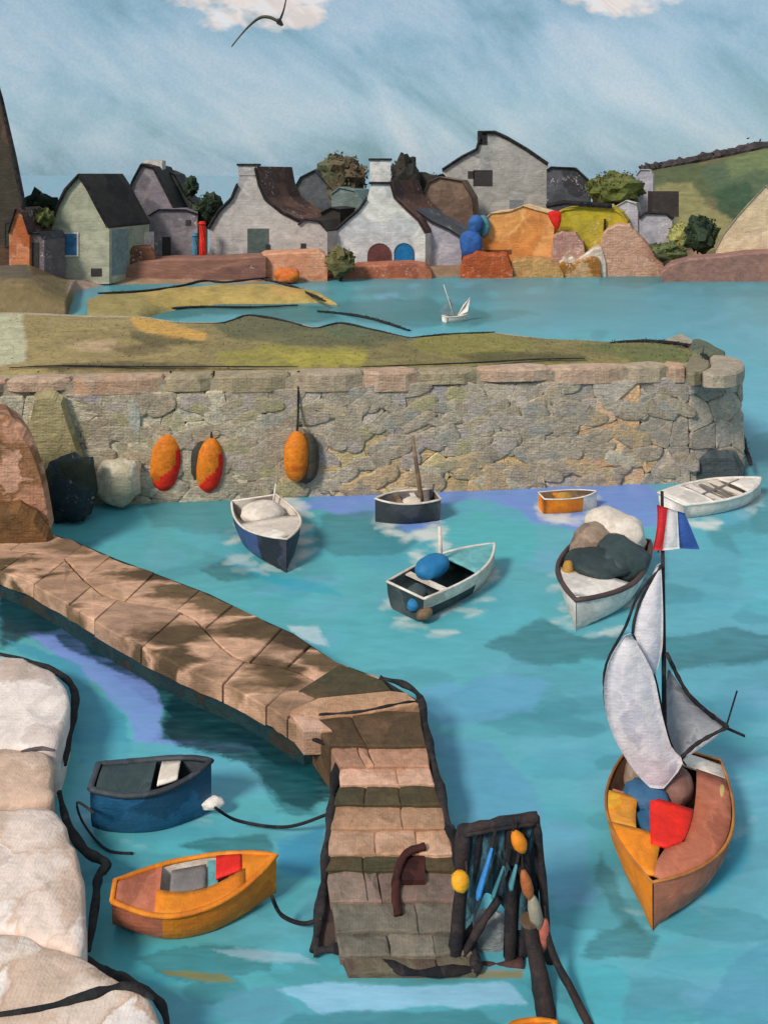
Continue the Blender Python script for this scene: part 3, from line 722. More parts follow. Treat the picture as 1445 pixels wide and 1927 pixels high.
# 5 roofs behind
t, P, vec = house('slate_house', 'slate grey house behind the two white gables', 133, [(545, 372), (566, 335), (592, 322), (618, 352), (652, 384)], (3, 7), paint('slate_wall', [(88, 90, 94), (100, 102, 104), (78, 78, 82)], .3, MW), [R_SLATE, R_SLATE], [(0, 2), (2, 4)], verge=.08, th=.2)
t, P, vec = house('shed', 'dark shed tucked between the two white gable houses', 123, [(604, 402), (622, 392), (640, 396)], (2, 4), R_BLACK, [R_BLACK], [(0, 2)], verge=.1, th=.2)
t, P, vec = house('teal_shed', 'pale teal shed under the brown tree', 131, [(624, 366), (640, 354), (668, 360), (684, 380)], (2, 4), paint('teal_shed_wall', [(124, 138, 132), (112, 126, 122)], .3, MW), [paint('teal_roof', [(116, 134, 130)], .3, MW)], [(0, 3)], th=.2)
# 6 bright white gable with arched doors
d = 121
t, P, vec = house('gable_house', 'bright white gable house with a blue and a maroon arched door', d, [(630, 438), (652, 418), (676, 398), (690, 378), (698, 346), (734, 346), (742, 374), (764, 396), (786, 416), (800, 440)], (4.4, 9), W_WHITE, [R_BLACK, R_MAROON], [(0, 3), (5, 9)], verge=.12, th=.5)
chimney(t, 696, 302, 735, 347, d, 2.4, paint('chimney_white', [(206, 200, 194), (184, 178, 176)], .4, MW), True)
v, f = box_v(Vector((0, d, 0)), XU, NF, D(694, 0, d).x, D(737, 0, d).x, D(0, 347, d).z, D(0, 342, d).z, -.2, .25); mesh('string_course', v, f, M_CHAR, t)
win(t, 692, 458, 736, 502, d, B_MAR, 'door', True, paint('maroon_surround', [(120, 84, 80)], .4, MW), .14)
win(t, 742, 458, 778, 502, d, B_SKY, 'door', True, paint('navy_surround', [(60, 60, 80)], .4, MW), .14)
t, P, vec = house('white_wing', 'lilac white wing with charcoal lean-to roof right of the arched doors', 123, [(782, 400), (812, 420), (842, 434), (868, 450)], (3, 6), W_LILAC, [R_SLATE], [(0, 3)], verge=.1, th=.5)
t, P, vec = house('brown_roof_house', 'plain brown roofed house before the large upper house', 131, [(792, 380), (806, 345), (826, 335), (868, 342), (888, 375), (890, 402)], (1.5, 6), R_BROWN, [R_BROWN, R_BROWN], [(0, 2), (2, 5)], verge=.06, th=.2)
# 7 upper grey house
d = 141
t, P, vec = house('upper_house', 'large grey gable house standing above the village with one black window', d, [(832, 322), (868, 298), (896, 284), (902, 262), (906, 252), (930, 252), (952, 262), (990, 284), (1030, 312)], (1.2, 6), W_STONE, [R_BLACK, R_BLACK], [(0, 3), (4, 8)], base=2, verge=.25, th=.45)
win(t, 890, 320, 926, 350, d, F_DARK, frame=None); win(t, 880, 322, 892, 336, d, F_DARK)
chimney(t, 900, 246, 916, 272, d, 1.6, M_CHAR, False)
win(t, 958, 376, 984, 400, d, paint('grey_door', [(126, 128, 132)], .4, MW), 'door')
t, P, vec = house('slate_wing', 'dark slate wing joined to the upper grey house', 140, [(1028, 322), (1036, 316), (1080, 318), (1104, 340), (1108, 372)], (1.5, 5), R_SLATE, [R_SLATE], [(0, 4)], base=2, verge=.12, th=.25)
# 8 orange house, yellow house
W_ORANGE = paint('orange_plaster', [(220, 150, 84), (226, 166, 104), (206, 130, 66)], .22, MW, fleck=.08)
t, P, vec = house('orange_house', 'orange rendered house with pale ragged roofline behind the blue tarpaulins', 121, [(908, 418), (924, 402), (960, 398), (984, 388), (1010, 396), (1034, 402), (1042, 430)], (2, 7), W_ORANGE, [paint('cream_roof', [(226, 190, 148), (214, 168, 120)], .4, MW, fleck=.4)], [(0, 6)], th=.15)
win(t, 912, 470, 962, 478, 121, paint('brown_lintel', [(120, 70, 40)], .5, MW), 'lintel')
t, P, vec = house('yellow_house', 'olive yellow house with black ridge beside the orange house', 122, [(1036, 410), (1060, 396), (1110, 390), (1152, 394), (1168, 404), (1180, 420)], (2.5, 7), paint('yellow_plaster', [(172, 152, 40), (190, 168, 46), (146, 134, 56)], .25, MW, fleck=.05), [paint('yellow_roof', [(186, 162, 44), (160, 140, 50)], .3, MW, fleck=.1)], [(0, 5)], th=.3)
v, f = tube([D(1028, 388, 121.6), D(1060, 381, 121.6), D(1110, 384, 121.6), D(1150, 388, 121.6)], .42, 6, 1, .2); mesh('ridge_beam', v, f, M_CHAR, t)
v, f = tube([D(1138, 412, 121.6), D(1136, 452, 121.6)], .18, 6, 1, .2); mesh('downpipe', v, f, M_CHAR, t)
def cloth(name, label, cols, pts, d, seed, cat, thick=.5):
    """bundle of cloth: outline in the view at distance d, puffed, creased"""
    P = chaikin([D(x, y, d) for x, y in pts], 2); n = len(P); c = sum(P, Vector()) / n; v, f = [], []
    for k, (sc, dy) in enumerate(((1, .5), (1, .1), (.93, -.4), (.7, -.8), (.35, -1))):
        for p in P:
            q = c + (p - c) * sc; w = .25 * mnoise.noise(Vector((q.x * 1.4, seed, q.z * 1.4))) * (k > 1); v.append(Vector((q.x + w * .4, d + dy * thick + w * thick, q.z)))
    v.append(Vector((c.x, d - thick * 1.02, c.z)))
    for k in range(4):
        for i in range(n): j = (i + 1) % n; f.append((k * n + i, k * n + j, (k + 1) * n + j, (k + 1) * n + i))
    for i in range(n): f.append((4 * n + i, 4 * n + (i + 1) % n, 5 * n))
    return tag(mesh(name, v, f, paint(name + '_%d' % seed, cols, .4, MW), smooth=True), label, cat)
cloth('awning', 'bright red awning hanging between the orange and the yellow house', [(206, 28, 22), (216, 40, 30)], [(1028, 400), (1042, 396), (1057, 398), (1055, 420), (1048, 437), (1040, 424)], 119.6, 21, 'awning', .3)
cloth('tarpaulin', 'faded teal tarpaulin bundle behind the upper blue one', [(72, 120, 132), (84, 132, 140)], [(898, 406), (916, 404), (924, 424), (918, 446), (902, 448)], 120.2, 24, 'tarpaulin', .6)
cloth('tarpaulin', 'upper blue tarpaulin bundle left of the orange house', [(52, 92, 148), (60, 102, 156)], [(882, 410), (898, 402), (912, 414), (904, 436), (890, 446), (880, 432)], 119.4, 22, 'tarpaulin', .7)
cloth('tarpaulin', 'lower deep blue tarpaulin bundle above the rust red rock', [(44, 86, 150), (52, 94, 156)], [(864, 444), (880, 432), (904, 438), (908, 462), (902, 486), (872, 488), (866, 466)], 118.6, 23, 'tarpaulin', .8)
# 9 right hand cottages
t, P, vec = house('mauve_cottage', 'small pale lilac cottage with dark square chimney block on the hillside', 125, [(1202, 412), (1212, 403), (1252, 404), (1264, 414)], (2, 5), W_LILAC, [M_CHAR], [(0, 3)], verge=.12, th=.25)
chimney(t, 1226, 360, 1276, 408, 127, 2.0, paint('black_stack', [(70, 60, 56), (58, 52, 50)], .4, MW), False)
t, P, vec = house('lilac_wall', 'sliver of a lilac house wedged behind the yellow house', 127, [(1160, 388), (1178, 378), (1196, 384), (1200, 400)], (2, 5), W_LILAC, [F_PALE], [(0, 3)], th=.12)
t, P, vec = house('lilac_tower', 'narrow lilac gable wall beside the olive bush', 135, [(1196, 330), (1204, 320), (1222, 320), (1228, 332)], (1.5, 4), W_LILAC, [F_PALE], [(0, 3)], base=3, th=.12)
t, P, vec = house('beige_house', 'beige gable house cut by the right edge of the view', 117, [(1346, 470), (1362, 440), (1390, 404), (1440, 350), (1490, 404), (1530, 470)], (5, 8), paint('beige_plaster', [(208, 182, 146), (218, 194, 164), (196, 172, 130)], .22, MW, fleck=.08), [paint('beige_roof', [(206, 186, 160), (150, 140, 120)], .4, MW, fleck=.5)] * 2, [(0, 3), (3, 5)], th=.12)

# posts
def post(label, px, py0, py1, d, w, mat, cat='post'):
    a, b = D(px, py0, d), D(px, py1, d)
    t = thing('mooring_post', label, cat, (b.x, d, b.z))
    v, f = tube([Vector((b.x, d, .3)), Vector((b.x + .05, d, (a.z + b.z) / 2)), a], [w, w * .95, w * .9], 8); mesh('shaft', v, f, mat, t)
    v, f = tube([a - Vector((0, 0, .1)), a + Vector((0, 0, .25))], [w * 1.15, w * .8], 8); mesh('cap', v, f, mat, t)
post('tall bright red post beside the grey white gable house', 381, 420, 486, 116.5, .5, B_RED)
post('short blue post next to the red post', 367, 442, 486, 116.7, .44, paint('post_blue', [(76, 130, 156)], .5, MW))

# trees and hedges of the far shore
T_DARK = paint('dark_foliage', [(48, 62, 44), (40, 54, 40), (60, 72, 48)], .5, MW, jit=.3)
T_OLIVE = paint('olive_foliage', [(92, 98, 48), (82, 88, 42), (104, 106, 60)], .5, MW, jit=.25)
T_BROWN = paint('brown_foliage', [(112, 94, 70), (98, 84, 64), (92, 92, 66)], .4, MW, jit=.25)
T_BLACK = paint('black_foliage', [(52, 48, 44), (44, 44, 40), (62, 56, 48)], .5, MW, jit=.25)
GT = 'trees between the village houses'
tree('tree', 'dark round tree behind the small olive tree on the left', 44, 364, 112, 440, 113, T_DARK, 1, GT)
tree('tree', 'small round olive tree beside the dark tower', 55, 390, 102, 432, 106, T_OLIVE, 1, GT, 350, .26)
tree('tree', 'tiny dark tree beside the olive grey cottage gable', 346, 332, 374, 372, 129, T_DARK, 1, GT, 250)
tree('tree', 'dark green tree above the red post', 366, 362, 424, 428, 127, T_DARK, 1, GT)
tree('tree', 'tall brown tree left of the white chimney', 590, 285, 692, 382, 136, T_BROWN, 1, GT, 700, .36)
tree('tree', 'dark tree right of the white chimney', 732, 288, 790, 400, 133, T_BLACK, 1, GT, 500)
tree('tree', 'black brown tree between the white gable and the upper house', 768, 322, 850, 400, 136, T_BLACK, 2, GT, 400)
tree('bush', 'broad olive bush right of the slate wing', 1098, 320, 1212, 388, 132, T_OLIVE, 3, None, 600, .3, 'bush')
tree('bush', 'round olive bush before the white house with arched doors', 612, 464, 670, 522, 112.5, paint('bush_olive', [(106, 98, 62), (96, 90, 56)], .5, MW, jit=.2), .3, None, 350, .24, 'bush')
tree('bush', 'dark green bush beside the beige house', 1290, 404, 1348, 476, 121, T_DARK, 1, None, 450, .28, 'bush')
tree('bush', 'low dark bush under the lilac cottage', 1206, 456, 1290, 494, 120, paint('bush_green', [(96, 104, 62), (60, 62, 44)], .5, MW, jit=.25), 1, None, 350, .24, 'bush')
tree('bush', 'pale yellow green bush between the lilac cottage and the dark bush', 1256, 418, 1300, 470, 123, paint('bush_pale', [(156, 152, 90), (128, 128, 76)], .5, MW, jit=.25), 1, None, 300, .24, 'bush')
def hedge(label, pts, d, w, mat, n):
    v, f = [], []; R = random.Random(8); P = curve([D(x, y, d) for x, y in pts], 40)
    v, f = tube(P, [w * R.uniform(.8, 1.2) for _ in P], 8, 1, .2)
    for i in range(n):
        p = R.choice(P) + Vector((R.gauss(0, 1), R.gauss(0, .6), R.gauss(0, .6))) * w; a = Vector((R.gauss(0, 1), R.gauss(0, 1), R.gauss(0, 1))).normalized() * .4; b = a.cross(Vector((.3, .4, 1))) * .7
        k = len(v); v += [p - a, p + b, p + a, p - b]; f.append((k, k + 1, k + 2, k + 3))
    t = thing('hedge', label, 'hedge', P[0]); mesh('foliage', v, f, mat, t)
hedge('dark hedge running along the ridge of the green hill', [(1205, 320), (1260, 311), (1330, 297), (1400, 283), (1500, 262)], 163, 1.0, paint('hedge_dark', [(70, 60, 62), (58, 54, 52)], .4, MW, jit=.25), 160)

# ------------------------------------------------------------------ the stone mole across the harbour
MZ = 5.27
W0, W1 = G(-420, 968), G(1292, 903)          # foot of the long face
W2 = G(1392, 882); W3 = Vector((W2.x + 1.5, 52.0, 0))
BACK = [(-420, 582), (50, 585), (160, 590), (270, 592), (330, 602), (420, 603), (470, 588), (545, 600), (590, 612), (640, 602), (700, 616), (770, 632), (860, 624), (930, 622), (1030, 634), (1150, 640), (1240, 640), (1325, 660)]
GW = .13
WPAL = {'upper': [(172, 156, 136), (158, 146, 132), (184, 168, 148), (168, 156, 154)], 'gold': [(196, 164, 116), (178, 158, 128), (206, 176, 130), (166, 156, 116)], 'left': [(180, 168, 146), (166, 156, 128), (190, 178, 156), (158, 150, 134)],
        'right': [(164, 152, 138), (150, 142, 132), (178, 160, 140)], 'peach': [(208, 172, 132), (200, 160, 120), (190, 158, 130)], 'mid': [(170, 156, 136), (160, 150, 126), (164, 152, 150), (184, 166, 140)]}
def wall_mat(px, py):
    if 1070 < px < 1215 and py > 770: k = 'peach'
    elif px > 1060: k = 'right'
    elif py > 850 - 40 * rnd.random() and px > 600: k = 'gold'
    elif px < 520 and py > 760: k = 'left'
    else: k = 'upper' if py < 790 else 'mid'
    q = rnd.randrange(3); g = (1.06, 1.0, .94)[q]
    return paint('mole_stone_%s_%d' % (k, q), [tuple(min(240, int(c * 1.12 * g)) for c in col) for col in WPAL[k]], 1.5, GW, fleck=.03, bump=.9, jit=.16)
def face_stones(parent, A, B, z0, z1, cols, rows, seed, batter=.0):
    R = random.Random(seed); u = (B - A); L = u.length; u.normalize(); n = Vector((u.y, -u.x, 0))
    if n.y > 0: n = -n
    for p, poly in voronoi(L, z1 - z0, cols, rows, R):
        cx = sum(a[0] for a in poly) / len(poly); cy = sum(a[1] for a in poly) / len(poly)
        w3 = A + u * cx; px = CX + w3.x / w3.y * F; py = HY + (H - (z0 + cy)) / w3.y * F
        if px < -60 or px > 1480: continue
        pv = [Vector((a[0], a[1], 0)) for a in poly]; pv = [q for a_, b_ in zip(pv, pv[1:] + pv[:1]) for q in ((a_ * .9 + b_ * .1), (a_ * .1 + b_ * .9))]
        c = Vector((cx, cy, 0)); dep = R.uniform(.03, .14); v, f = [], []; m = len(pv)
        for sc, t in ((1.0, -.12), (.995, dep * .5), (.93, dep)):
            for q in pv:
                g = c + (q - c) * sc; tt = t + (R.uniform(-.03, .03) if t > 0 else 0)
                v.append(A + u * g.x + Vector((0, 0, z0 + g.y)) + n * (tt + batter * (1 - (g.y / (z1 - z0)))))
        v.append(A + u * cx + Vector((0, 0, z0 + cy)) + n * (dep * 1.12 + batter * (1 - cy / (z1 - z0))))
        for k in (0, m):
            for i in range(m): j = (i + 1) % m; f.append((k + i, k + j, k + m + j, k + m + i))
        for i in range(m): f.append((2 * m + i, 2 * m + (i + 1) % m, 3 * m))
        mesh('stone', v, f, wall_mat(px, py), parent, smooth=False)
def build_mole():
    t = thing('stone_mole', 'long grass topped rubble stone mole across the harbour', 'sea wall', (0, 38, 0))
    # core
    A, B, C, E = W0.copy(), W1.copy(), W2.copy(), W3.copy()
    bk = [G(x, y, MZ) for x, y in BACK]; bk[-1] = Vector((C.x - .4, 47.5, MZ))
    top = [A, B, C - Vector((.6, 0, 0))] + [Vector((p.x, p.y, 0)) for p in bk[::-1]]
    n = len(top); v = [Vector((p.x, p.y + .05, -.8)) for p in top] + [Vector((p.x, p.y + .05, MZ - .12)) for p in top]
    f = [tuple(range(n, 2 * n))] + [(i, (i + 1) % n, n + (i + 1) % n, n + i) for i in range(n)]
    mesh('core', v, f, paint('mole_mortar', [(172, 156, 132), (156, 144, 124), (178, 162, 136)], 1.2, GW, bump=.6), t)
    face_stones(t, A, B, -.35, MZ - .62, 29, 5, 3, .25)
    face_stones(t, B, C, -.35, MZ - .35, 3, 4, 6, .2)
    # capstones
    u = (B - A).normalized(); L = (B - A).length; nn = Vector((u.y, -u.x, 0)); x = 0; R = random.Random(2)
    caps = [[(178, 158, 134), (164, 146, 122)], [(196, 166, 142), (182, 150, 126)], [(168, 150, 122), (156, 140, 112)], [(190, 152, 124), (176, 150, 128)]]
    while x < L - .3:
        w = min(R.uniform(1.4, 3.9), L - x); p = A + u * (x + w / 2); px = CX + p.x / p.y * F
        if -60 < px < 1480:
            dz = R.uniform(-.03, .03); z1 = MZ + .03 + dz; z0 = MZ - .62 + R.uniform(-.2, .25)
            pl = [(x + .015, -.2 + R.uniform(-.05, .05)), (x + w - .015, -.2 + R.uniform(-.05, .05)), (x + w - .04, .95), (x + .04, .9)]
            tp = chaikin([A + u * a + nn * -b + Vector((0, 0, z1)) for a, b in pl], 1)
            vv, ff = prism_up(ccw(tp), z0, .1, 0.0, .03, R); mesh('capstone', vv, ff, paint('cap_%d' % R.randrange(4), R.choice(caps), 1.1, GW, fleck=.04, bump=.7), t)
        x += w
    for i, (pl, cs) in enumerate((([(1286, 700), (1300, 662), (1330, 668), (1338, 690), (1312, 702)], [(128, 118, 92), (140, 128, 104)]), ([(1314, 702), (1340, 690), (1332, 668), (1372, 668), (1402, 680), (1396, 700), (1350, 706)], [(176, 158, 136), (164, 148, 130)]), ([(1290, 660), (1306, 632), (1340, 648), (1372, 664), (1330, 666)], [(104, 108, 84), (92, 96, 80)]))):
        pv = chaikin([G(x, y, MZ + .06 + .03 * i) for x, y in pl], 1); vv, ff = prism_up(ccw(pv), MZ - .5, .08, 0, .03, R); mesh('head_slab', vv, ff, paint('head_slab_%d' % i, cs, 1.1, GW, bump=.7), t)
    return t
MOLE = build_mole()
def build_mole_grass():
    px = np.concatenate([np.linspace(-420, -30, 20)[:-1], np.arange(-30, 1322, 3.4)]); N = 46
    yb = np.interp(px, [p[0] for p in BACK], [p[1] for p in BACK])
    df = np.interp(px, [-420, 1292, 1330], [W0.y + 1.0, W1.y + 1.0, W1.y + 2.6]); db = (H - MZ) * F / (yb - HY)
    s = np.linspace(0, 1, N)[:, None]
    dd = df[None, :] * (1 - s) + db[None, :] * s; PX = np.broadcast_to(px, dd.shape); X = (PX - CX) / F * dd
    z = MZ - .06 + np.sin(np.pi * np.clip(s, 0, 1)) * (.16 + .35 * fbm(X / 2.5, dd / 2.5, 3)) - .25 * smooth(.93, 1, s) - .15 * smooth(.06, 0, s)
    V = np.stack([X, dd, z], -1); PY = HY + (H - z) * F / dd
    c = lambda q: np.array(lin(q))
    tt = np.clip((PX - 200) / 500, 0, 1)[..., None]
    col = c((150, 130, 86)) * (1 - tt) + c((128, 116, 74)) * tt
    col = col * (1 + .55 * fbm(X / 2, dd / 1.2, 4))[..., None]
    lay(PX, PY, col, [
        ([(-40, 575), (45, 583), (48, 680), (-40, 690)], (190, 186, 156), .85, 5),
        ([(395, 605), (480, 585), (600, 612), (690, 605), (780, 640), (700, 652), (560, 650), (420, 640)], (92, 92, 66), .9, 7),
        ([(560, 610), (660, 600), (700, 625), (640, 640)], (96, 108, 78), .6, 6),
        ([(235, 588), (280, 590), (330, 610), (385, 625), (390, 642), (320, 636), (260, 620)], (206, 156, 76), .9, 5),
        ([(240, 622), (300, 630), (390, 645), (300, 650), (250, 640)], (66, 62, 40), .7, 6),
        ([(125, 648), (180, 636), (222, 640), (220, 658), (150, 660)], (190, 160, 126), .9, 5),
        ([(400, 660), (560, 650), (690, 655), (690, 685), (560, 690), (430, 685)], (148, 138, 62), .8, 7),
        ([(510, 668), (600, 664), (690, 662), (680, 686), (560, 690)], (164, 150, 66), .8, 6),
        ([(780, 632), (900, 622), (1000, 640), (980, 665), (850, 668), (780, 660)], (134, 126, 62), .75, 7),
        ([(1080, 645), (1250, 645), (1310, 670), (1300, 700), (1180, 672)], (96, 104, 62), .85, 7),
        ([(850, 668), (960, 660), (1100, 668), (1100, 678), (900, 684)], (70, 68, 42), .7, 4),
        ([(60, 690), (250, 680), (400, 688), (380, 697), (120, 700)], (66, 56, 40), .7, 4),
        ([(200, 652), (300, 645), (330, 660), (240, 668)], (92, 78, 52), .7, 5),
    ])
    m = vpaint('mole_turf', rough=.85, bump_scale=3.0, bump=.7, bdist=.12, grain=.18, s=2.2)
    o = grid_sheet('turf', V.astype(np.float32), col, m); o.parent = MOLE; o.matrix_parent_inverse = Matrix.Translation(-MOLE.location)
    o['label'] = 'olive and ochre turf on top of the mole'
    # short tufts
    R = np.random.RandomState(3); n = 2500
    i = R.randint(1, N - 1, n); j = R.randint(20, len(px) - 1, n); p = V[i, j] + np.c_[R.uniform(-.05, .05, (n, 2)), np.zeros(n)]
    hgt = R.uniform(.03, .09, n); a = R.uniform(0, 6.28, n); lean = R.uniform(-.08, .08, (n, 2))
    dx = np.c_[np.cos(a), np.sin(a), np.zeros(n)] * R.uniform(.02, .05, n)[:, None]
    v = np.concatenate([p - dx, p + dx, p + np.c_[lean, hgt]], 0); f = [(k, n + k, 2 * n + k) for k in range(n)]
    g = mesh('grass', v.tolist(), f, None); at = g.data.attributes.new('pigment', 'FLOAT_COLOR', 'POINT')
    cc = col[i, j] * R.uniform(.75, 1.25, n)[:, None]; cc = np.concatenate([cc, cc, cc * 1.1], 0)
    at.data.foreach_set('color', np.c_[cc, np.ones(len(cc))].reshape(-1).astype(np.float32)); g.data.materials.append(m)
    tag(g, 'short tufts of grass on the mole', 'grass', kind='stuff')
build_mole_grass()
px_stroke('wrack_line', 'black bramble line along the humped back edge of the mole turf', [(285, 606), (350, 609), (420, 608), (470, 593), (540, 605), (590, 618), (640, 608), (700, 620), (770, 636)], MZ - .02, .13, M_WEED, 'bramble', n=60)
px_stroke('wrack_line', 'thin black bramble line at the middle of the mole back edge', [(770, 636), (840, 629), (930, 625)], MZ - .02, .10, M_WEED, 'bramble')
px_stroke('wrack_line', 'thick dark bramble clump on the mole head', [(1150, 645), (1205, 642), (1270, 646), (1310, 656), (1330, 678)], MZ + .03, .2, M_WEED, 'bramble')
px_stroke('wrack_line', 'black seam of weed between turf and capstones at the left', [(20, 692), (120, 688), (260, 690), (420, 690), (560, 690)], MZ + .06, .07, M_WEED, 'bramble')
px_stroke('wrack_line', 'black seam of weed between turf and capstones at the right', [(680, 690), (800, 686), (900, 682), (1010, 676), (1100, 674)], MZ + .10, .07, M_WEED, 'bramble')
px_stroke('wrack_line', 'dark weed trailing down the outer corner of the mole head', [(1380, 760), (1395, 820), (1412, 875)], .6, .14, M_WEED, 'seaweed')

# smears of old lime render over the stones
def daub(o, u, w, n, L, B, ang, R, dome=.05, skirt=.08):
    """a low domed smear on a plane: o centre, u/w in-plane axes, n outward"""
    K = 16; v = []; f = []; ca, sa = math.cos(ang), math.sin(ang); ph = R.random() * 40
    for sc, h in ((1.0, -skirt), (.98, dome * .35), (.8, dome * .8), (.45, dome)):
        for k in range(K):
            a = 2 * math.pi * k / K; r = 1 + .22 * mnoise.noise(Vector((math.cos(a) * 1.5 + ph, math.sin(a) * 1.5, ph)))
            x = math.copysign(abs(math.cos(a)) ** .8, math.cos(a)) * L * r * sc; y = math.copysign(abs(math.sin(a)) ** .7, math.sin(a)) * B * r * sc
            v.append(o + u * (x * ca - y * sa) + w * (x * sa + y * ca) + n * (h + R.uniform(-.004, .004)))
    v.append(o + n * dome)
    for q in range(3):
        for k in range(K): j = (k + 1) % K; f.append((q * K + k, q * K + j, (q + 1) * K + j, (q + 1) * K + k))
    for k in range(K): f.append((3 * K + k, 3 * K + (k + 1) % K, 4 * K))
    return v, f
def render_smears():
    R = random.Random(77); A, B = W0, W1; u = (B - A).normalized(); L = (B - A).length; n = Vector((u.y, -u.x, 0)); n = n if n.y < 0 else -n; Z = Vector((0, 0, 1))
    pal = {'grey': [(166, 154, 138), (178, 166, 148)], 'mauve': [(166, 152, 154), (178, 164, 162)], 'tan': [(186, 166, 136), (176, 156, 128)], 'gold': [(204, 168, 116), (192, 156, 106)], 'olive': [(158, 152, 100), (150, 146, 112)], 'slate': [(132, 138, 138), (142, 146, 142)], 'cream': [(204, 192, 168), (194, 180, 154)]}
    bins = {k: [] for k in pal}
    for i in range(250):
        px = R.uniform(160, 1285); zz = R.uniform(.1, MZ - .75); t_ = (px - CX) / F
        den = u.x - t_ * u.y; q = (t_ * A.y - A.x) / den; p = A + u * q
        low = zz < 1.3
        if 540 < px < 1000 and low: k = R.choice(('gold', 'gold', 'tan', 'cream', 'olive'))
        elif px > 1080 and px < 1210 and zz < 3: k = R.choice(('gold', 'tan', 'cream'))
        elif px > 1000: k = R.choice(('grey', 'grey', 'mauve', 'slate', 'tan'))
        elif px < 500: k = R.choice(('grey', 'tan', 'cream', 'olive', 'grey', 'mauve'))
        else: k = R.choice(('grey', 'mauve', 'tan', 'grey', 'olive', 'slate', 'mauve'))
        o = p + Z * zz + n * (.11 + .25 * (1 - (zz + .35) / (MZ - .27)))
        bins[k].append(daub(o, u, Z, n, R.uniform(.4, 1.1), R.uniform(.2, .46), R.uniform(-.5, .5), R, R.uniform(.015, .04)))
    for k, l in bins.items():
        v, f = merge(l); o = mesh('render_smear', v, f, paint('smear_' + k, [tuple(min(240, int((c * .5 + g_ * .5) * 1.1)) for c, g_ in zip(q, (174, 159, 137))) for q in pal[k]] + [(176, 160, 138)], 1.6, GW, bump=1.0, jit=.16), MOLE, True); o['kind'] = 'stuff'; o['label'] = k + ' smears of render over the stones'
render_smears()

# weed covered rocks and a dark shadow shape at the foot of the mole
def foot(name, label, x0, y0, x1, y1, dz, cols, seed, cat='rock', amp=.2, s=1.0, depth=None):
    d = H * F / (y1 - HY) + dz
    return rock(name, label, x0, y0, x1, y1, d, paint(name + '_%d' % seed, cols, s, GW, fleck=.05, bump=.6), seed, depth, cat, amp)
def slab_rock(label, pts, ywl, cols, seed, depth=1.2):
    return ledge('boulder', label, jag(pts, 3, 2.0, seed), 0, H * F / (ywl - HY), paint('slab_%d' % seed, cols, .7, GW, fleck=.04, bump=.7), 'rock', depth)
slab_rock('large pinkish brown boulder at the left edge by the jetty', [(-140, 802), (-40, 788), (10, 792), (40, 814), (60, 850), (74, 890), (84, 940), (92, 990)], 1060, [(188, 136, 108), (162, 112, 80), (132, 92, 60), (200, 150, 124)], 31, 2.2)
slab_rock('brown weedy boulder at the root of the jetty', [(-120, 972), (-20, 962), (30, 958), (60, 972), (84, 1004), (98, 1040)], 1078, [(116, 80, 46), (98, 68, 40), (132, 94, 58)], 32, 1.6)
foot('boulder', 'dark blue green shape added for the shadow gap in the corner of the mole', 78, 868, 172, 990, .4, [(38, 52, 58), (50, 66, 72), (54, 58, 44)], 35, amp=.3, s=1, depth=.6)  # dark lump put in for the shaded hole beside the wall
slab_rock('tall pale grey block forming the corner of the mole', [(152, 775), (158, 748), (200, 742), (250, 746), (262, 768)], 948, [(176, 174, 160), (166, 166, 154), (160, 150, 124)], 37, .7)
slab_rock('tall olive grey slab leaning against the mole at the left', [(54, 790), (62, 744), (90, 738), (112, 750), (128, 800), (146, 850), (154, 890)], 962, [(156, 144, 104), (168, 154, 116), (136, 126, 84)], 33, .8)
slab_rock('upper olive boulder under the turf at the left edge', [(-90, 728), (-20, 720), (36, 718), (60, 742), (74, 800), (96, 860)], 950, [(150, 140, 90), (168, 154, 110), (132, 122, 76)], 34, 1.0)
slab_rock('low dark slate ledge behind the white boat at the mole head', [(1292, 884), (1306, 862), (1340, 852), (1384, 858), (1400, 886)], 905, [(70, 78, 80), (88, 94, 94), (60, 66, 70)], 46, .6)
foot('boulder', 'pale cream boulder beside the first orange fender', 180, 868, 262, 952, -.3, [(206, 194, 168), (190, 178, 150), (214, 204, 184)], 36, amp=.2)

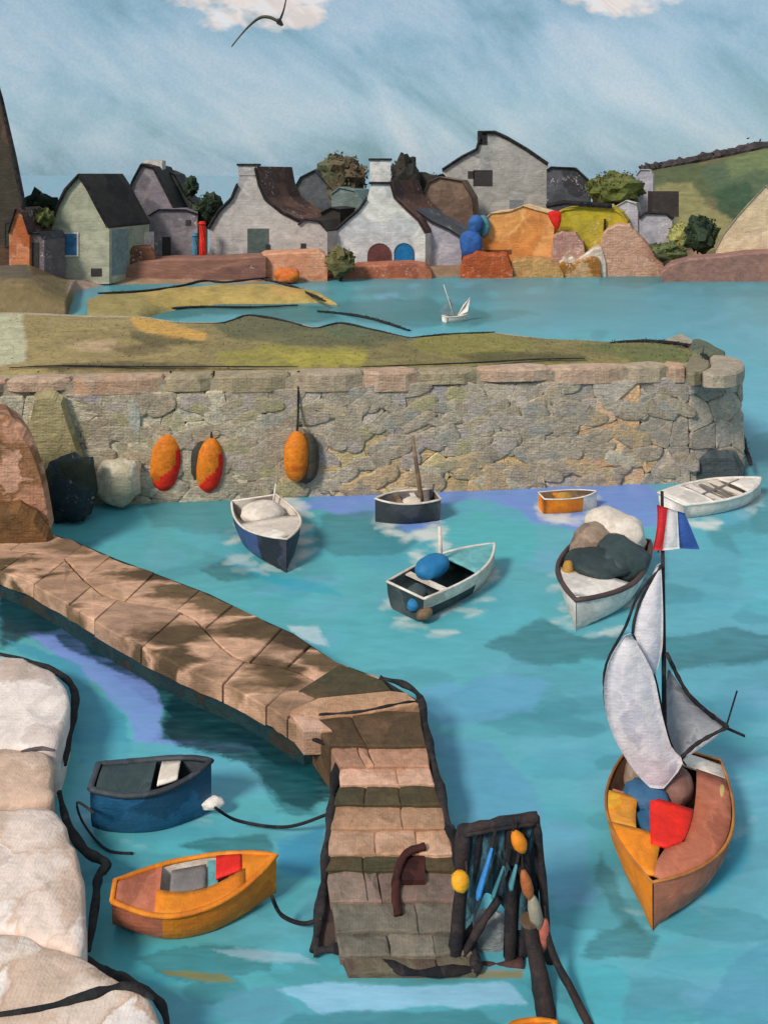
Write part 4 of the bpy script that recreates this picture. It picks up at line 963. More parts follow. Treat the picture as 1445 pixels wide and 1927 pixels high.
# fenders on the mole face
def fender(label, x0, y0, x1, y1, red, tilt, shadow_side):
    d = H * F / (925 - HY) - 1.0; a, b = D(x0, y0, d), D(x1, y1, d); c = (a + b) / 2; w = (b.x - a.x) / 2; h = (a.z - b.z) / 2
    t = thing('fender', label, 'fender', (c.x, d, c.z - h), 'orange fenders on the mole')
    M_OR = paint('fender_orange', [(204, 112, 24), (216, 124, 30), (190, 96, 24)], 1.5, GW, bump=.3, rough=.6)
    M_RD = paint('fender_red', [(222, 38, 24), (230, 52, 34)], 1.5, GW, bump=.3, rough=.6)
    M_SHADE = paint('fender_shadow', [(74, 66, 54), (60, 58, 52), (84, 74, 58)], 1.5, GW)
    prof = [(0, .0), (.05, .42), (.16, .8), (.34, .98), (.55, 1), (.75, .9), (.9, .6), (.97, .3), (1, 0)]
    ps = np.linspace(0, 1, 27); prof = [(float(q), float(np.interp(q, [z_[0] for z_ in prof], [z_[1] for z_ in prof]))) for q in ps]
    sides = 26; v = []; vb = []
    for s, r in prof:
        for k in range(sides):
            an = 2 * math.pi * k / sides
            v.append(Vector((c.x + r * w * math.cos(an) + tilt * (s - .5) * w, d - r * w * .8 * math.sin(an), c.z - h + 2 * h * s)))
    f, fmi = [], []
    for i in range(len(prof) - 1):
        for k in range(sides):
            f.append((i * sides + k, i * sides + (k + 1) % sides, (i + 1) * sides + (k + 1) % sides, (i + 1) * sides + k))
            s = (prof[i][0] + prof[i + 1][0]) / 2; an = 2 * math.pi * (k + .5) / sides
            fmi.append(1 if red and (s < .34 + .22 * math.cos(an) or (math.cos(an) > .75 and s < .72)) else 0)
    mesh('body', v, f, None, t, True, [M_OR, M_RD], fmi)
    sx = shadow_side
    vb = [Vector((p.x * 1.0 + sx * w * .75, p.y + .28, p.z + (.1 if sx < 0 else -.15) * h)) for p in v]; mesh('shadow_shape', vb, f, M_SHADE, t, True)  # dark sideways copy of the body, standing in for its shadow on the wall
    vr, fr = tube(curve([Vector((c.x + tilt * w * .5, d, c.z + h * .96)), Vector((c.x + .05, d + .2, c.z + h + .6)), Vector((c.x, d + .9, MZ + .1))], 12), .05, 6); mesh('rope', vr, fr, M_CHAR, t)
fender('first and widest orange fender with red lower edge on the mole', 282, 812, 342, 928, True, .25, -1)
fender('second orange fender with red lower half on the mole', 370, 823, 420, 928, True, .25, -1)
fender('plain orange fender farthest along the mole', 534, 810, 582, 908, False, .1, 1)

# ------------------------------------------------------------------ the jetty
JZ = 1.0
ST = [((20, 975), (-110, 1045)), ((85, 1000), (-20, 1068)), ((150, 1022), (50, 1092)), ((215, 1050), (115, 1130)), ((300, 1082), (195, 1178)), ((395, 1118), (275, 1222)), ((480, 1160), (365, 1266)), ((552, 1192), (455, 1302)), ((632, 1246), (520, 1340)), ((720, 1278), (572, 1372))]
JC = [[tuple(int(v_ * (1.04 if max(c_) > 140 else .84)) for v_ in c_) for c_ in q_] for q_ in [[(150, 116, 92), (128, 96, 70)], [(116, 88, 62), (96, 74, 52)], [(186, 148, 126), (172, 132, 108)], [(176, 134, 110), (160, 120, 96)], [(110, 86, 60), (128, 104, 72)], [(182, 142, 112), (170, 128, 98)], [(98, 82, 56), (86, 80, 58)], [(176, 140, 116), (190, 152, 126)], [(112, 88, 62), (140, 108, 80)], [(194, 154, 128), (184, 142, 112)]]]
def jmat(i): return paint('jetty_stone_%d' % i, JC[i % len(JC)], 1.1, .07, fleck=.04, bump=.5, jit=.16)
def build_jetty():
    t = thing('stone_jetty', 'brown flagstone jetty bending to steps that descend toward the viewer', 'jetty', (G(600, 1330, 0)))
    R = random.Random(9)
    # core
    fa = [G(x, y, JZ - .14) for (x, y), _ in ST] + [G(786, 1318, JZ - .14)]; ne = [G(x, y, JZ - .14) for _, (x, y) in ST]
    out = fa + ne[::-1]; n = len(out)
    v = [Vector((p.x, p.y, -.8)) for p in out] + out; f = [tuple(range(n, 2 * n))] + [(i, (i + 1) % n, n + (i + 1) % n, n + i) for i in range(n)]
    mesh('core', v, f, paint('jetty_core', [(22, 52, 58), (34, 56, 56), (16, 44, 52), (48, 48, 42)], 1.2, .08), t)
    # flags: two ragged rows, joints skewed across the jetty
    def on(u, k):
        i = min(len(ST) - 2, max(0, int(u))); q = u - i; (fx, fy), (nx, ny) = ST[i]; (gx, gy), (mx, my) = ST[i + 1]
        f_ = (fx + (gx - fx) * q, fy + (gy - fy) * q); n_ = (nx + (mx - nx) * q, ny + (my - ny) * q)
        return (f_[0] + (n_[0] - f_[0]) * k, f_[1] + (n_[1] - f_[1]) * k)
    mid = lambda u: .48 + .12 * math.sin(u * 2.1 + .6)
    rows = (([0, .9, 2.1, 2.9, 3.9, 4.8, 5.5, 6.7, 7.4, 8.3, 9], [0, 4, 3, 7, 6, 5, 9, 8, 7, 6], 0), ([0, 1.3, 2.2, 3.2, 3.8, 4.9, 6.0, 6.6, 7.7, 8.4, 9], [1, 2, 8, 3, 4, 5, 1, 2, 8, 9], 1))
    JM = [paint('jetty_flags_%d' % q_, [tuple(int(v_ * g_) for v_ in c_) for c_ in ((82, 64, 44), (148, 114, 88), (188, 148, 122), (168, 130, 104), (100, 80, 56))], .52, .07, bump=.5, jit=.2, stretch=(.75, 1.6, 1), smo=.65) for q_, g_ in enumerate((1.08, 1.0, .92))]
    for bs, seq, row in rows:
        for i in range(len(bs) - 1):
            sk = .16 if row == 0 else -.16; u0, u1 = bs[i], bs[i + 1]
            pl = []
            for q in range(5):
                u = u0 + (u1 - u0) * q / 4; pl.append(on(u, 0 if row == 0 else mid(u) + .008) if True else None)
            for q in range(4, -1, -1):
                u = min(9, max(0, u0 + (u1 - u0) * q / 4 - (sk if 0 < u0 else 0) * 0)); pl.append(on(u, mid(u) - .008 if row == 0 else 1))
            dz = R.uniform(-.035, .035); pv = [G(x + R.uniform(-2, 2), y + R.uniform(-1.5, 1.5), JZ + dz) for x, y in pl]; c = sum(pv, Vector()) / len(pv); pv = [c + (p - c) * .99 for p in pv]
            vv, ff = prism_up(ccw(pv), .55, .035, 0, .03, R); mesh('flagstone', vv, ff, JM[0 if seq[i] in (2, 3, 5, 7, 9) else R.choice((1, 2))], t)
    # landing at the bend
    L = [[(640, 1250), (722, 1280), (735, 1296), (600, 1312), (560, 1300)], [(598, 1314), (736, 1298), (765, 1302), (790, 1322), (700, 1338), (600, 1350), (545, 1338)], [(545, 1340), (600, 1352), (625, 1372), (572, 1374)]]
    for i, pl in enumerate(L):
        pv = [G(x, y, JZ + .05 + .015 * i) for x, y in pl]; vv, ff = prism_up(ccw(pv), .5, .04, 0, .02, R); mesh('flagstone', vv, ff, jmat((6, 5, 2)[i]), t)
    # steps toward the viewer
    S = [(1338, 575, 792, 1), (1402, 620, 803, 3), (1440, 640, 808, 2), (1474, 640, 818, 6), (1512, 628, 832, 5), (1556, 622, 842, 9), (1604, 618, 852, 6), (1636, 612, 866, 10), (1694, 622, 876, 11), (1752, 632, 884, 11), (1794, 640, 890, 12), (1828, 655, 896, 12)]
    cols = {10: [(140, 114, 102), (124, 106, 94)], 11: [(124, 114, 100), (110, 104, 92)], 12: [(84, 68, 58), (98, 90, 74)]}
    m = len(S) - 1
    for i in range(m):
        y0, l0, r0, c = S[i]; y1, l1, r1, _ = S[i + 1]; z = JZ - (JZ - .12) * i / (m - 1)
        cuts = [0] + sorted(R.sample([.28, .38, .5, .62, .72], 2 if i % 2 else 1)) + [1]
        for a, b in zip(cuts[:-1], cuts[1:]):
            q = [(l0 + (r0 - l0) * a, y0), (l0 + (r0 - l0) * b, y0), (l1 + (r1 - l1) * b, y1), (l1 + (r1 - l1) * a, y1)]
            pv = [G(x, y, z) for x, y in q]; cc = sum(pv, Vector()) / 4; pv = [cc + (p - cc) * .992 for p in pv]
            pl = []
            for a_ in range(4):
                A_, B_ = pv[a_], pv[(a_ + 1) % 4]; pl += [A_, A_.lerp(B_, .5) + Vector((R.uniform(-.03, .03), R.uniform(-.04, .04), 0))]
            vv, ff = prism_up(ccw(pl), -.5, .035, 0, .02, R)
            cs = cols.get(c) or JC[c]; cs = [tuple(max(0, min(255, int(x_ * (1 + j_)))) for x_ in q_) for q_, j_ in zip(cs, (R.uniform(-.1, .1),) * 2)]
            mesh('step_stone', vv, ff, paint('step_stone', cs, 1.6, .06, fleck=.05, bump=.5, jit=.16), t)
    # dark weedy flanks of the steps
    lf = [(632, 1404, .85), (632, 1470, .7), (622, 1540, .58), (610, 1620, .42), (598, 1710, .26), (588, 1800, .02)]; rg = [(796, 1340, .85), (822, 1430, .75), (846, 1540, .58), (868, 1620, .42), (888, 1720, .26), (902, 1834, .02)]
    pts = [G(*q) for q in lf] + [G(*q) for q in rg[::-1]]; n = len(pts); ctr = [(pts[i] + pts[n - 1 - i]) / 2 for i in range(6)]
    v = [Vector((p.x, p.y, -.8)) for p in pts] + [p - Vector((0, 0, .06)) for p in pts]
    f = [(i, (i + 1) % n, n + (i + 1) % n, n + i) for i in range(n)] + [(n + i, n + i + 1, n + n - 2 - i, n + n - 1 - i) for i in range(5)]
    mesh('flank', v, f, paint('step_flank', [(58, 46, 44), (44, 40, 42), (70, 54, 46)], 1.5, .06, fleck=.08), t)
    # tarred kerbs along the edges
    def kerb(pts, z, w): 
        c = curve([G(x, y, zz) for (x, y), zz in zip(pts, z)], 36); ph = R.random() * 9; vv, ff = tube(c, [w * (1 + .3 * math.sin(ph + i_ * .8) + R.uniform(-.1, .1)) for i_ in range(len(c))], 8, .6, .1, R); mesh('tarred_kerb', vv, ff, M_CHAR, t, True)
    kerb([(100, 1122), (200, 1182), (280, 1226), (370, 1270), (460, 1308), (524, 1344), (580, 1384), (632, 1408)], [.85] * 8, .05)
    kerb([(715, 1276), (760, 1288), (790, 1312), (800, 1360), (812, 1420), (830, 1490), (845, 1560)], [1.05, 1.05, 1.05, .98, .9, .78, .66], .085)
    kerb([(845, 1555), (862, 1620), (878, 1700), (888, 1770), (898, 1830)], [.66, .5, .35, .2, .1], .09)
    kerb([(640, 1415), (628, 1480), (622, 1540), (614, 1610), (604, 1700), (592, 1790)], [.8, .7, .6, .45, .3, .1], .09)
    kerb([(600, 1345), (680, 1338), (760, 1322), (790, 1320)], [1.08] * 4, .035)
    kerb([(590, 1790), (650, 1785), (700, 1800), (780, 1830), (900, 1822)], [.1] * 5, .08)
    # iron ring plate on the lower steps
    c0 = G(775, 1640, .40)
    v = [c0 + Vector((x, y, z)) for z in (.0, .10) for x, y in ((-.2, -.32), (.24, -.32), (.26, .3), (-.22, .3))]
    mesh('iron_plate', v, [(4, 5, 6, 7), (0, 1, 5, 4), (1, 2, 6, 5), (2, 3, 7, 6), (3, 0, 4, 7)], paint('rusted_iron', [(60, 28, 24), (72, 36, 30), (50, 24, 22)], 3, .05), t)
    vv, ff = tube(curve([G(800, 1592, .62), G(765, 1606, .55), G(746, 1640, .48), G(744, 1690, .4), G(750, 1722, .34)], 24), [.07] * 4 + [.09] * 21, 8); 
    vv, ff = tube(curve([G(800, 1592, .62), G(765, 1606, .58), G(748, 1640, .52), G(745, 1690, .42), G(750, 1722, .34)], 24), .085, 8, .6, .15, R); mesh('iron_strap', vv, ff, paint('rusted_iron', [(60, 28, 24), (72, 36, 30), (50, 24, 22)], 3, .05), t, True)
build_jetty()

# ------------------------------------------------------------------ pale quay blocks at the lower left
def block(label, pl, z, cols, seed):
    R = random.Random(seed)
    pv = chaikin([G(x, y, z + R.uniform(-.03, .03)) for x, y in pl], 2); pv = ccw(pv)
    n = len(pv); c = sum(pv, Vector()) / n
    v = []
    rings = ((1.05, -.6), (1.02, z * .35), (1.0, z - .12), (.97, z - .02), (.9, z + .03), (.6, z + .05), (.3, z + .06))
    for k, (sc, zz) in enumerate(rings):
        for p in pv:
            q = c + (p - c) * sc; w = .05 * mnoise.noise(Vector((q.x * 2, q.y * 2, zz * 3 + seed))) if 0 < k else 0
            v.append(Vector((q.x + w, q.y + w, zz + (w if k > 2 else 0))))
    v.append(Vector((c.x, c.y, z + .06))); f = []
    for k in range(len(rings) - 1):
        for i in range(n): j = (i + 1) % n; f.append((k * n + i, k * n + j, (k + 1) * n + j, (k + 1) * n + i))
    k = (len(rings) - 1) * n
    for i in range(n): f.append((k + i, k + (i + 1) % n, len(v) - 1))
    return tag(mesh('quay_block', v, f, paint('quay_block_%d' % seed, cols, .9, .07, fleck=.06, bump=.4, jit=.1), smooth=True), label, 'quay block', 'pale quay blocks at the lower left')
block('upper white quay block with rounded corner at the left edge', [(-160, 1215), (20, 1232), (78, 1250), (120, 1276), (134, 1315), (120, 1380), (108, 1412), (40, 1404), (-160, 1416)], 1.05, [(226, 210, 200), (232, 216, 206), (214, 198, 190), (196, 170, 154)], 51)
block('narrow tan quay block between the two larger white ones', [(-160, 1420), (40, 1408), (104, 1418), (98, 1470), (106, 1508), (50, 1518), (-160, 1506)], 1.0, [(200, 168, 146), (212, 184, 164), (184, 152, 130)], 52)
block('long pinkish white quay block stepping out beside the blue boat', [(-160, 1512), (60, 1520), (112, 1512), (134, 1572), (156, 1640), (164, 1710), (162, 1800), (95, 1772), (40, 1752), (-160, 1745)], 1.02, [(222, 200, 186), (206, 176, 156), (230, 214, 204), (190, 160, 144)], 53)
block('lowest white quay block in the bottom left corner', [(-160, 1750), (40, 1758), (100, 1778), (160, 1806), (216, 1846), (286, 1878), (318, 1940), (270, 2060), (-160, 2060)], .95, [(228, 210, 196), (212, 188, 170), (196, 162, 138), (232, 218, 208)], 54)
px_stroke('seaweed_fringe', 'thick black weed fringe round the upper white quay block', [(-10, 1228), (50, 1244), (112, 1268), (140, 1300), (140, 1345), (128, 1400), (124, 1440)], .55, .10, M_WEED, wob=.4, flat=.7, n=44)
px_stroke('seaweed_fringe', 'black weed fringe along the long pinkish quay block', [(112, 1490), (128, 1550), (160, 1600), (200, 1625), (186, 1650), (180, 1700), (168, 1790)], .5, .10, M_WEED, wob=.4, flat=.7, n=44)
px_stroke('seaweed_fringe', 'black weed seam across the lowest white quay block', [(-20, 1912), (90, 1895), (170, 1872), (240, 1856), (292, 1880)], 1.0, .07, M_WEED, wob=.4, flat=.6, n=36)
px_stroke('seaweed_fringe', 'ragged weed fringe at the corner of the lowest quay block', [(150, 1790), (190, 1826), (250, 1852), (300, 1885), (316, 1930)], .5, .09, M_WEED, wob=.4, flat=.6, n=36)
px_stroke('seaweed_fringe', 'short dark weed smear on the tan quay block', [(40, 1414), (75, 1408), (104, 1412)], 1.04, .05, paint('grey_weed', [(96, 84, 88), (78, 70, 74)], 2, .06), wob=.2, flat=.5)

# ------------------------------------------------------------------ boats
BW = .07
def bm_(name, cols, s=1.2, fleck=.05, rough=.6): return paint(name, cols, s, BW, fleck=fleck, rough=rough, bump=.3, jit=.12, spec=.35)
P_NAVY = bm_('navy_hull', [(48, 52, 66), (62, 66, 80), (38, 42, 52)], fleck=.15)
P_CREAM = bm_('cream_boat_paint', [(218, 204, 190), (206, 190, 174), (228, 216, 204)], fleck=0)
P_CHAR = bm_('charcoal_hull', [(52, 58, 64), (66, 70, 76), (44, 48, 54)], fleck=.1)
P_WHITE = bm_('white_hull', [(222, 210, 198), (228, 218, 208), (206, 196, 188)], fleck=0)
P_ORANGE = bm_('orange_hull', [(214, 120, 16), (222, 132, 26), (202, 108, 14)], fleck=.02)
P_SIENNA = bm_('sienna_hull', [(176, 94, 66), (188, 112, 84), (152, 84, 60)], fleck=.03)
P_GOLD = bm_('gold_hull', [(224, 160, 40), (228, 128, 16), (204, 140, 50)], fleck=.05)
P_BLUE = bm_('blue_hull', [(30, 86, 122), (44, 100, 138), (28, 74, 104)], fleck=.02)
P_RED = bm_('red_seat', [(226, 38, 20), (216, 30, 18)], fleck=0)
P_GREY = bm_('grey_boards', [(128, 120, 116), (112, 106, 104)], fleck=.03)
P_DKGRN = bm_('dark_green_cover', [(46, 60, 62), (58, 72, 72), (40, 50, 52)], fleck=.03)
P_TAUPE = bm_('taupe_cover', [(138, 116, 98), (154, 132, 112), (124, 104, 88)], fleck=.08)
P_SKY = bm_('sky_blue_cover', [(26, 104, 152), (34, 116, 164)], fleck=0)
P_WOOD = bm_('worn_wood', [(120, 96, 72), (140, 112, 84), (100, 80, 62)], fleck=.05)
P_TEAL = bm_('teal_boards', [(92, 156, 160), (106, 168, 170)], fleck=.1)

class Boat:
    def __init__(s, label, stern, bow, beam, hgt, hull, gun, inner, cat='boat', stern_w=.78, name='rowing_boat', sheer=.3, gw=.05, hull_fm=None, floor_z=.12, rocker=0.0, deck=None, group='boats moored in the harbour', zoff=0.0):
        a, b = G(*stern), G(*bow); s.a, s.L = a, (b - a).length; s.x = (b - a).normalized(); s.y = Vector((-s.x.y, s.x.x, 0)); s.B, s.h, s.sw, s.sh, s.rk = beam, hgt, stern_w, sheer, rocker
        s.t = thing(name, label, cat, (a + b) / 2, group)
        N = 14; K = [(0, 0), (.5, .06), (.8, .28), (.94, .62), (1.0, 1.0)]
        v, f, fm = [], [], []
        def ring(t, sc, zlo):
            hb = s.hb(t) * sc; zt = s.zt(t); out = []
            for sd in (-1, 1):
                pts = []
                for (ky, kz) in K:
                    k2 = ky ** (1 + 1.5 * max(0, t - .6)) if ky else 0
                    pts.append(s.pt(t, sd * hb * k2, zlo + (zt - zlo) * kz))
                out.append(pts)
            return out[0][::-1] + out[1][1:]
        m = 2 * len(K) - 1
        for i in range(N):
            t = i / (N - 1); v += ring(t, 1, -.18 + .25 * max(0, t - .8) + s.rk * (2 * t - 1) ** 2)
        for i in range(N - 1):
            for k in range(m - 1):
                f.append((i * m + k, i * m + k + 1, (i + 1) * m + k + 1, (i + 1) * m + k))
                fm.append(hull_fm((i + .5) / (N - 1), -1 if k < m // 2 else 1, abs(k - (m - 1) / 2 + .5)) if hull_fm else 0)
        f.append(tuple(range(m))); fm.append(hull_fm(0, 0, 0) if hull_fm else 0)
        hulls = hull if isinstance(hull, list) else [hull]
        s.hull = mesh('hull', v, f, None, s.t, True, hulls, fm)
        # lining
        v, f = [], []
        for i in range(N):
            t = i / (N - 1) * .985 + .008; r = ring(t, .93, floor_z + s.rk * .6 * (2 * t - 1) ** 2); v += r
        for i in range(N - 1):
            for k in range(m - 1): f.append((i * m + k, (i + 1) * m + k, (i + 1) * m + k + 1, i * m + k + 1))
        f.append(tuple(range(m))[::-1]); mesh('lining', v, f, inner, s.t, True)
        # gunwale
        pts = [s.pt(t / 20, -s.hb(t / 20) * .985, s.zt(t / 20)) for t in range(21)] + [s.pt(t / 20, s.hb(t / 20) * .985, s.zt(t / 20)) for t in range(19, -1, -1)]
        vv, ff = tube(pts + [pts[0]], gw, 7, .8, .08); mesh('gunwale', vv, ff, gun, s.t, True)
        if deck: s.deck(*deck)
    def hb(s, t):
        if t < .42: k = s.sw + (1 - s.sw) * math.sin(t / .42 * math.pi / 2)
        else: k = 1 - ((t - .42) / .58) ** 2.3
        return max(.012, s.B / 2 * k)
    def zt(s, t): return s.h * (1 + s.sh * t * t + .08 * (1 - t) ** 2) + s.rk * .45 * (2 * t - 1) ** 2
    def pt(s, t, y, z): return s.a + s.x * (t * s.L) + s.y * y + Vector((0, 0, z))
    def deck(s, t0, t1, mat, crown=.06, name='deck', dz=-.01):
        v, f = [], []; N = 8
        for i in range(N):
            t = t0 + (t1 - t0) * i / (N - 1); hb = s.hb(t) * .95
            for k in range(-3, 4): v.append(s.pt(t, hb * k / 3, s.zt(t) + dz + crown * (1 - (k / 3) ** 2)))
        for i in range(N - 1):
            for k in range(6): f.append((i * 7 + k, (i + 1) * 7 + k, (i + 1) * 7 + k + 1, i * 7 + k + 1))
        n = len(v); v += [p - Vector((0, 0, .05)) for p in v]; f += [tuple(q + n for q in g[::-1]) for g in f]
        for i in (0, N - 1):
            for k in range(6): f.append((i * 7 + k, i * 7 + k + 1, n + i * 7 + k + 1, n + i * 7 + k))
        return mesh(name, v, f, mat, s.t, True)
    def thwart(s, t, w, mat, z=.72, name='thwart'):
        hb = s.hb(t) * .9; z1 = s.zt(t) * z; v = []
        for zz in (z1 - .05, z1):
            for (dt, sy) in ((-w, -1), (w, -1), (w, 1), (-w, 1)): v.append(s.pt(t, 0, zz) + s.x * dt + s.y * sy * hb)
        return mesh(name, v, [(3, 2, 1, 0), (4, 5, 6, 7), (0, 1, 5, 4), (1, 2, 6, 5), (2, 3, 7, 6), (3, 0, 4, 7)], mat, s.t)
    def lump(s, t, y, z, rx, ry, rz, mat, name='cover', seed=1, amp=.15):
        c = s.pt(t, y, z); v, f = rock_mesh(Vector((0, 0, 0)), rx, ry, rz, seed, 3, amp, 1.3, -.6)
        v = [c + s.x * p.x + s.y * p.y + Vector((0, 0, p.z)) for p in v]; return mesh(name, v, f, mat, s.t, True)
    def mast(s, t, y, top, r, mat, z0=.1, lean=(0, 0), name='mast'):
        b = s.pt(t, y, z0); e = b + Vector((lean[0], lean[1], top)); vv, ff = tube([b, b.lerp(e, .5), e], [r, r * .85, r * .6], 8); return mesh(name, vv, ff, mat, s.t, True)

def half_deck(bt, t0, t1, y0, y1, mat, name='side_deck', dz=.0):
    v, f = [], []; N = 10
    for i in range(N):
        t_ = t0 + (t1 - t0) * i / (N - 1); hb = bt.hb(t_) * .95
        for k in range(5): s_ = y0(t_) + (y1(t_) - y0(t_)) * k / 4; v.append(bt.pt(t_, hb * s_, bt.zt(t_) + .012 + dz + .05 * (1 - s_ * s_)))
    for i in range(N - 1):
        for k in range(4): f.append((i * 5 + k, (i + 1) * 5 + k, (i + 1) * 5 + k + 1, i * 5 + k + 1))
    n = len(v); v += [p - Vector((0, 0, .05)) for p in v]; f += [tuple(q + n for q in g[::-1]) for g in f]
    ed = [k for k in range(5)] + [i * 5 + 4 for i in range(1, N)] + [(N - 1) * 5 + k for k in (3, 2, 1, 0)] + [i * 5 for i in range(N - 2, 0, -1)]
    for p, q in zip(ed, ed[1:] + ed[:1]): f.append((p, q, q + n, p + n))
    return mesh(name, v, f, mat, bt.t, True)
# navy boat with cream cover
b = Boat('navy boat with cream top on the left of the moored boats', (478, 985), (540, 1078), 2.35, .95, [P_NAVY, bm_('navy_blue_patch', [(56, 78, 124), (64, 84, 130)])], P_CREAM, P_CREAM, hull_fm=lambda t, sd, k: 1 if sd < 0 and .35 < t < .8 and k > 1.6 else 0, gw=.045, sheer=.25)
b.deck(.5, .97, P_CREAM); b.lump(.3, 0, .95, .9, .85, .32, P_CREAM, 'cover', 3); b.thwart(.5, .12, P_WOOD, .9); b.mast(.12, .6, 1.1, .05, P_CREAM, .6, (.15, 0), 'stern_post')
# charcoal boat with brown mast
b = Boat('charcoal boat with leaning brown mast near the mole', (822, 972), (706, 982), 1.5, .85, P_CHAR, P_CREAM, P_GREY, name='mast_boat', stern_w=.8, sheer=.1, gw=.05)
b.thwart(.35, .1, P_CREAM, .9); b.thwart(.62, .1, P_WOOD, .9); b.mast(.22, 0, 3.2, .11, P_WOOD, .1, (-.45, .1)); b.lump(.42, .1, .75, .4, .3, .15, P_CREAM, 'folded_sail', 5); b.mast(.05, -.4, .7, .05, P_CHAR, .5, (.1, 0), 'rudder_post')
# dark hull, blue canopy
b = Boat('dark hulled boat with bright blue canopy and white foredeck', (762, 1158), (930, 1068), 1.9, .75, [P_DKGRN, P_CREAM], P_CREAM, P_DKGRN, name='canopy_boat', stern_w=.86, hull_fm=lambda t, sd, k: 1 if t > .55 or k > 3 else 0, sheer=.15)
b.deck(.55, .97, P_TEAL); b.lump(.34, .25, .95, .72, .46, .36, P_SKY, 'canopy', 7, .06); b.lump(.1, -.1, .55, .35, .35, .3, P_DKGRN, 'engine', 8); b.lump(.02, -.35, .45, .3, .22, .22, P_SKY, 'blue_bucket', 9, .08); b.lump(.02, -.75, .3, .32, .2, .18, P_WOOD, 'fender', 10, .08); b.mast(.5, .5, 1.5, .09, P_CREAM, .5, (-.05, 0)); b.thwart(.22, .12, P_CREAM, .95)
# orange tender
b = Boat('small orange tender with white bow beside the lilac water', (1018, 962), (1122, 955), 1.0, .6, [P_ORANGE, P_CREAM], P_CREAM, P_WOOD, name='tender', hull_fm=lambda t, sd, k: 1 if t > .72 else 0, sheer=.15, gw=.035)
b.thwart(.3, .1, P_ORANGE, .9); b.thwart(.55, .1, P_WOOD, .9); b.lump(.4, 0, .5, .4, .26, .22, bm_('ochre_canvas', [(190, 140, 60), (170, 120, 48)]), 'cover', 12)
# white boat by the mole head
b = Boat('white rowing boat with grey boards under the mole head', (1262, 968), (1430, 930), 2.1, .6, P_WHITE, P_WHITE, P_CREAM, sheer=.2, gw=.07, stern_w=.7)
b.deck(.02, .28, P_WHITE); b.deck(.68, .97, P_WHITE); b.thwart(.36, .14, P_WHITE, .98); b.thwart(.5, .1, P_GREY, .85); b.thwart(.6, .12, P_WHITE, .98)
vv, ff = tube([b.pt(.25, -.2, .62), b.pt(.8, .25, .72)], .04, 6); mesh('oar', vv, ff, P_GREY, b.t)
# heavy boat with green and taupe covers
b = Boat('heavy boat under taupe and dark green covers with white bow', (1166, 1052), (1084, 1188), 2.75, .8, [P_WHITE, P_CREAM], bm_('umber_rail', [(84, 64, 60), (70, 54, 52)]), P_TAUPE, name='covered_boat', stern_w=.8, sheer=.2, gw=.09)
b.deck(.62, .96, P_WHITE); b.lump(.08, -.1, 1.15, 1.0, 1.05, .75, P_CREAM, 'cream_cover', 14, .25); b.lump(.28, -.6, 1.0, 1.2, .72, .6, P_TAUPE, 'taupe_cover', 15, .25); b.lump(.36, .5, 1.0, 1.3, .85, .55, P_DKGRN, 'green_cover', 16, .2); b.lump(.52, -.1, .95, 1.0, 1.05, .42, P_DKGRN, 'green_cover', 17, .15); b.lump(.64, -.85, .8, .3, .22, .4, bm_('ochre_bag', [(186, 138, 60), (168, 122, 50)]), 'sail_bag', 18, .12); b.mast(.06, -.5, 1.2, .05, P_CHAR, .6, (0, 0), 'stern_post')
# blue boat
b = Boat('deep blue rowing boat with black rim beside the white quay', (178, 1552), (398, 1534), 1.1, .88, P_BLUE, P_CHAR, bm_('dark_lining', [(48, 56, 62), (60, 68, 72)]), sheer=.25, gw=.07, stern_w=.7, rocker=.22)
b.deck(.04, .5, P_DKGRN, .03, 'tarpaulin'); half_deck(b, .55, .72, lambda t: -.6, lambda t: .9, P_CREAM, 'cream_seat', -.03); b.lump(1.02, -.05, .3, .24, .16, .12, P_WHITE, 'white_buoy', 26, .2)
# orange dinghy in the foreground
b = Boat('orange dinghy with sienna stern half and red seat below the blue boat', (214, 1744), (520, 1696), 1.3, .5, [P_ORANGE, P_SIENNA], P_ORANGE, P_CREAM, name='dinghy', hull_fm=lambda t, sd, k: 1 if t < .3 else 0, sheer=.5, gw=.05, stern_w=.36, rocker=.3)
b.deck(.02, .28, P_SIENNA, .05, 'stern_deck'); half_deck(b, .26, .80, lambda t: -1, lambda t: -.12 - .25 * math.sin((t - .26) / .54 * math.pi), P_ORANGE); half_deck(b, .34, .56, lambda t: -.2, lambda t: .75, P_GREY, 'locker', -.06); b.thwart(.60, .1, P_TEAL, .9); half_deck(b, .62, .78, lambda t: -.1, lambda t: .96, P_RED, 'red_seat'); b.deck(.78, .98, P_ORANGE, .05)
# orange boat just entering at the bottom
b = Boat('orange bow just entering the bottom edge of the view', (930, 2060), (1045, 1958), .9, .22, P_ORANGE, P_ORANGE, P_WOOD, name='dinghy', gw=.05)
b.thwart(.4, .12, P_WOOD, .9); b.deck(.7, .97, P_ORANGE)

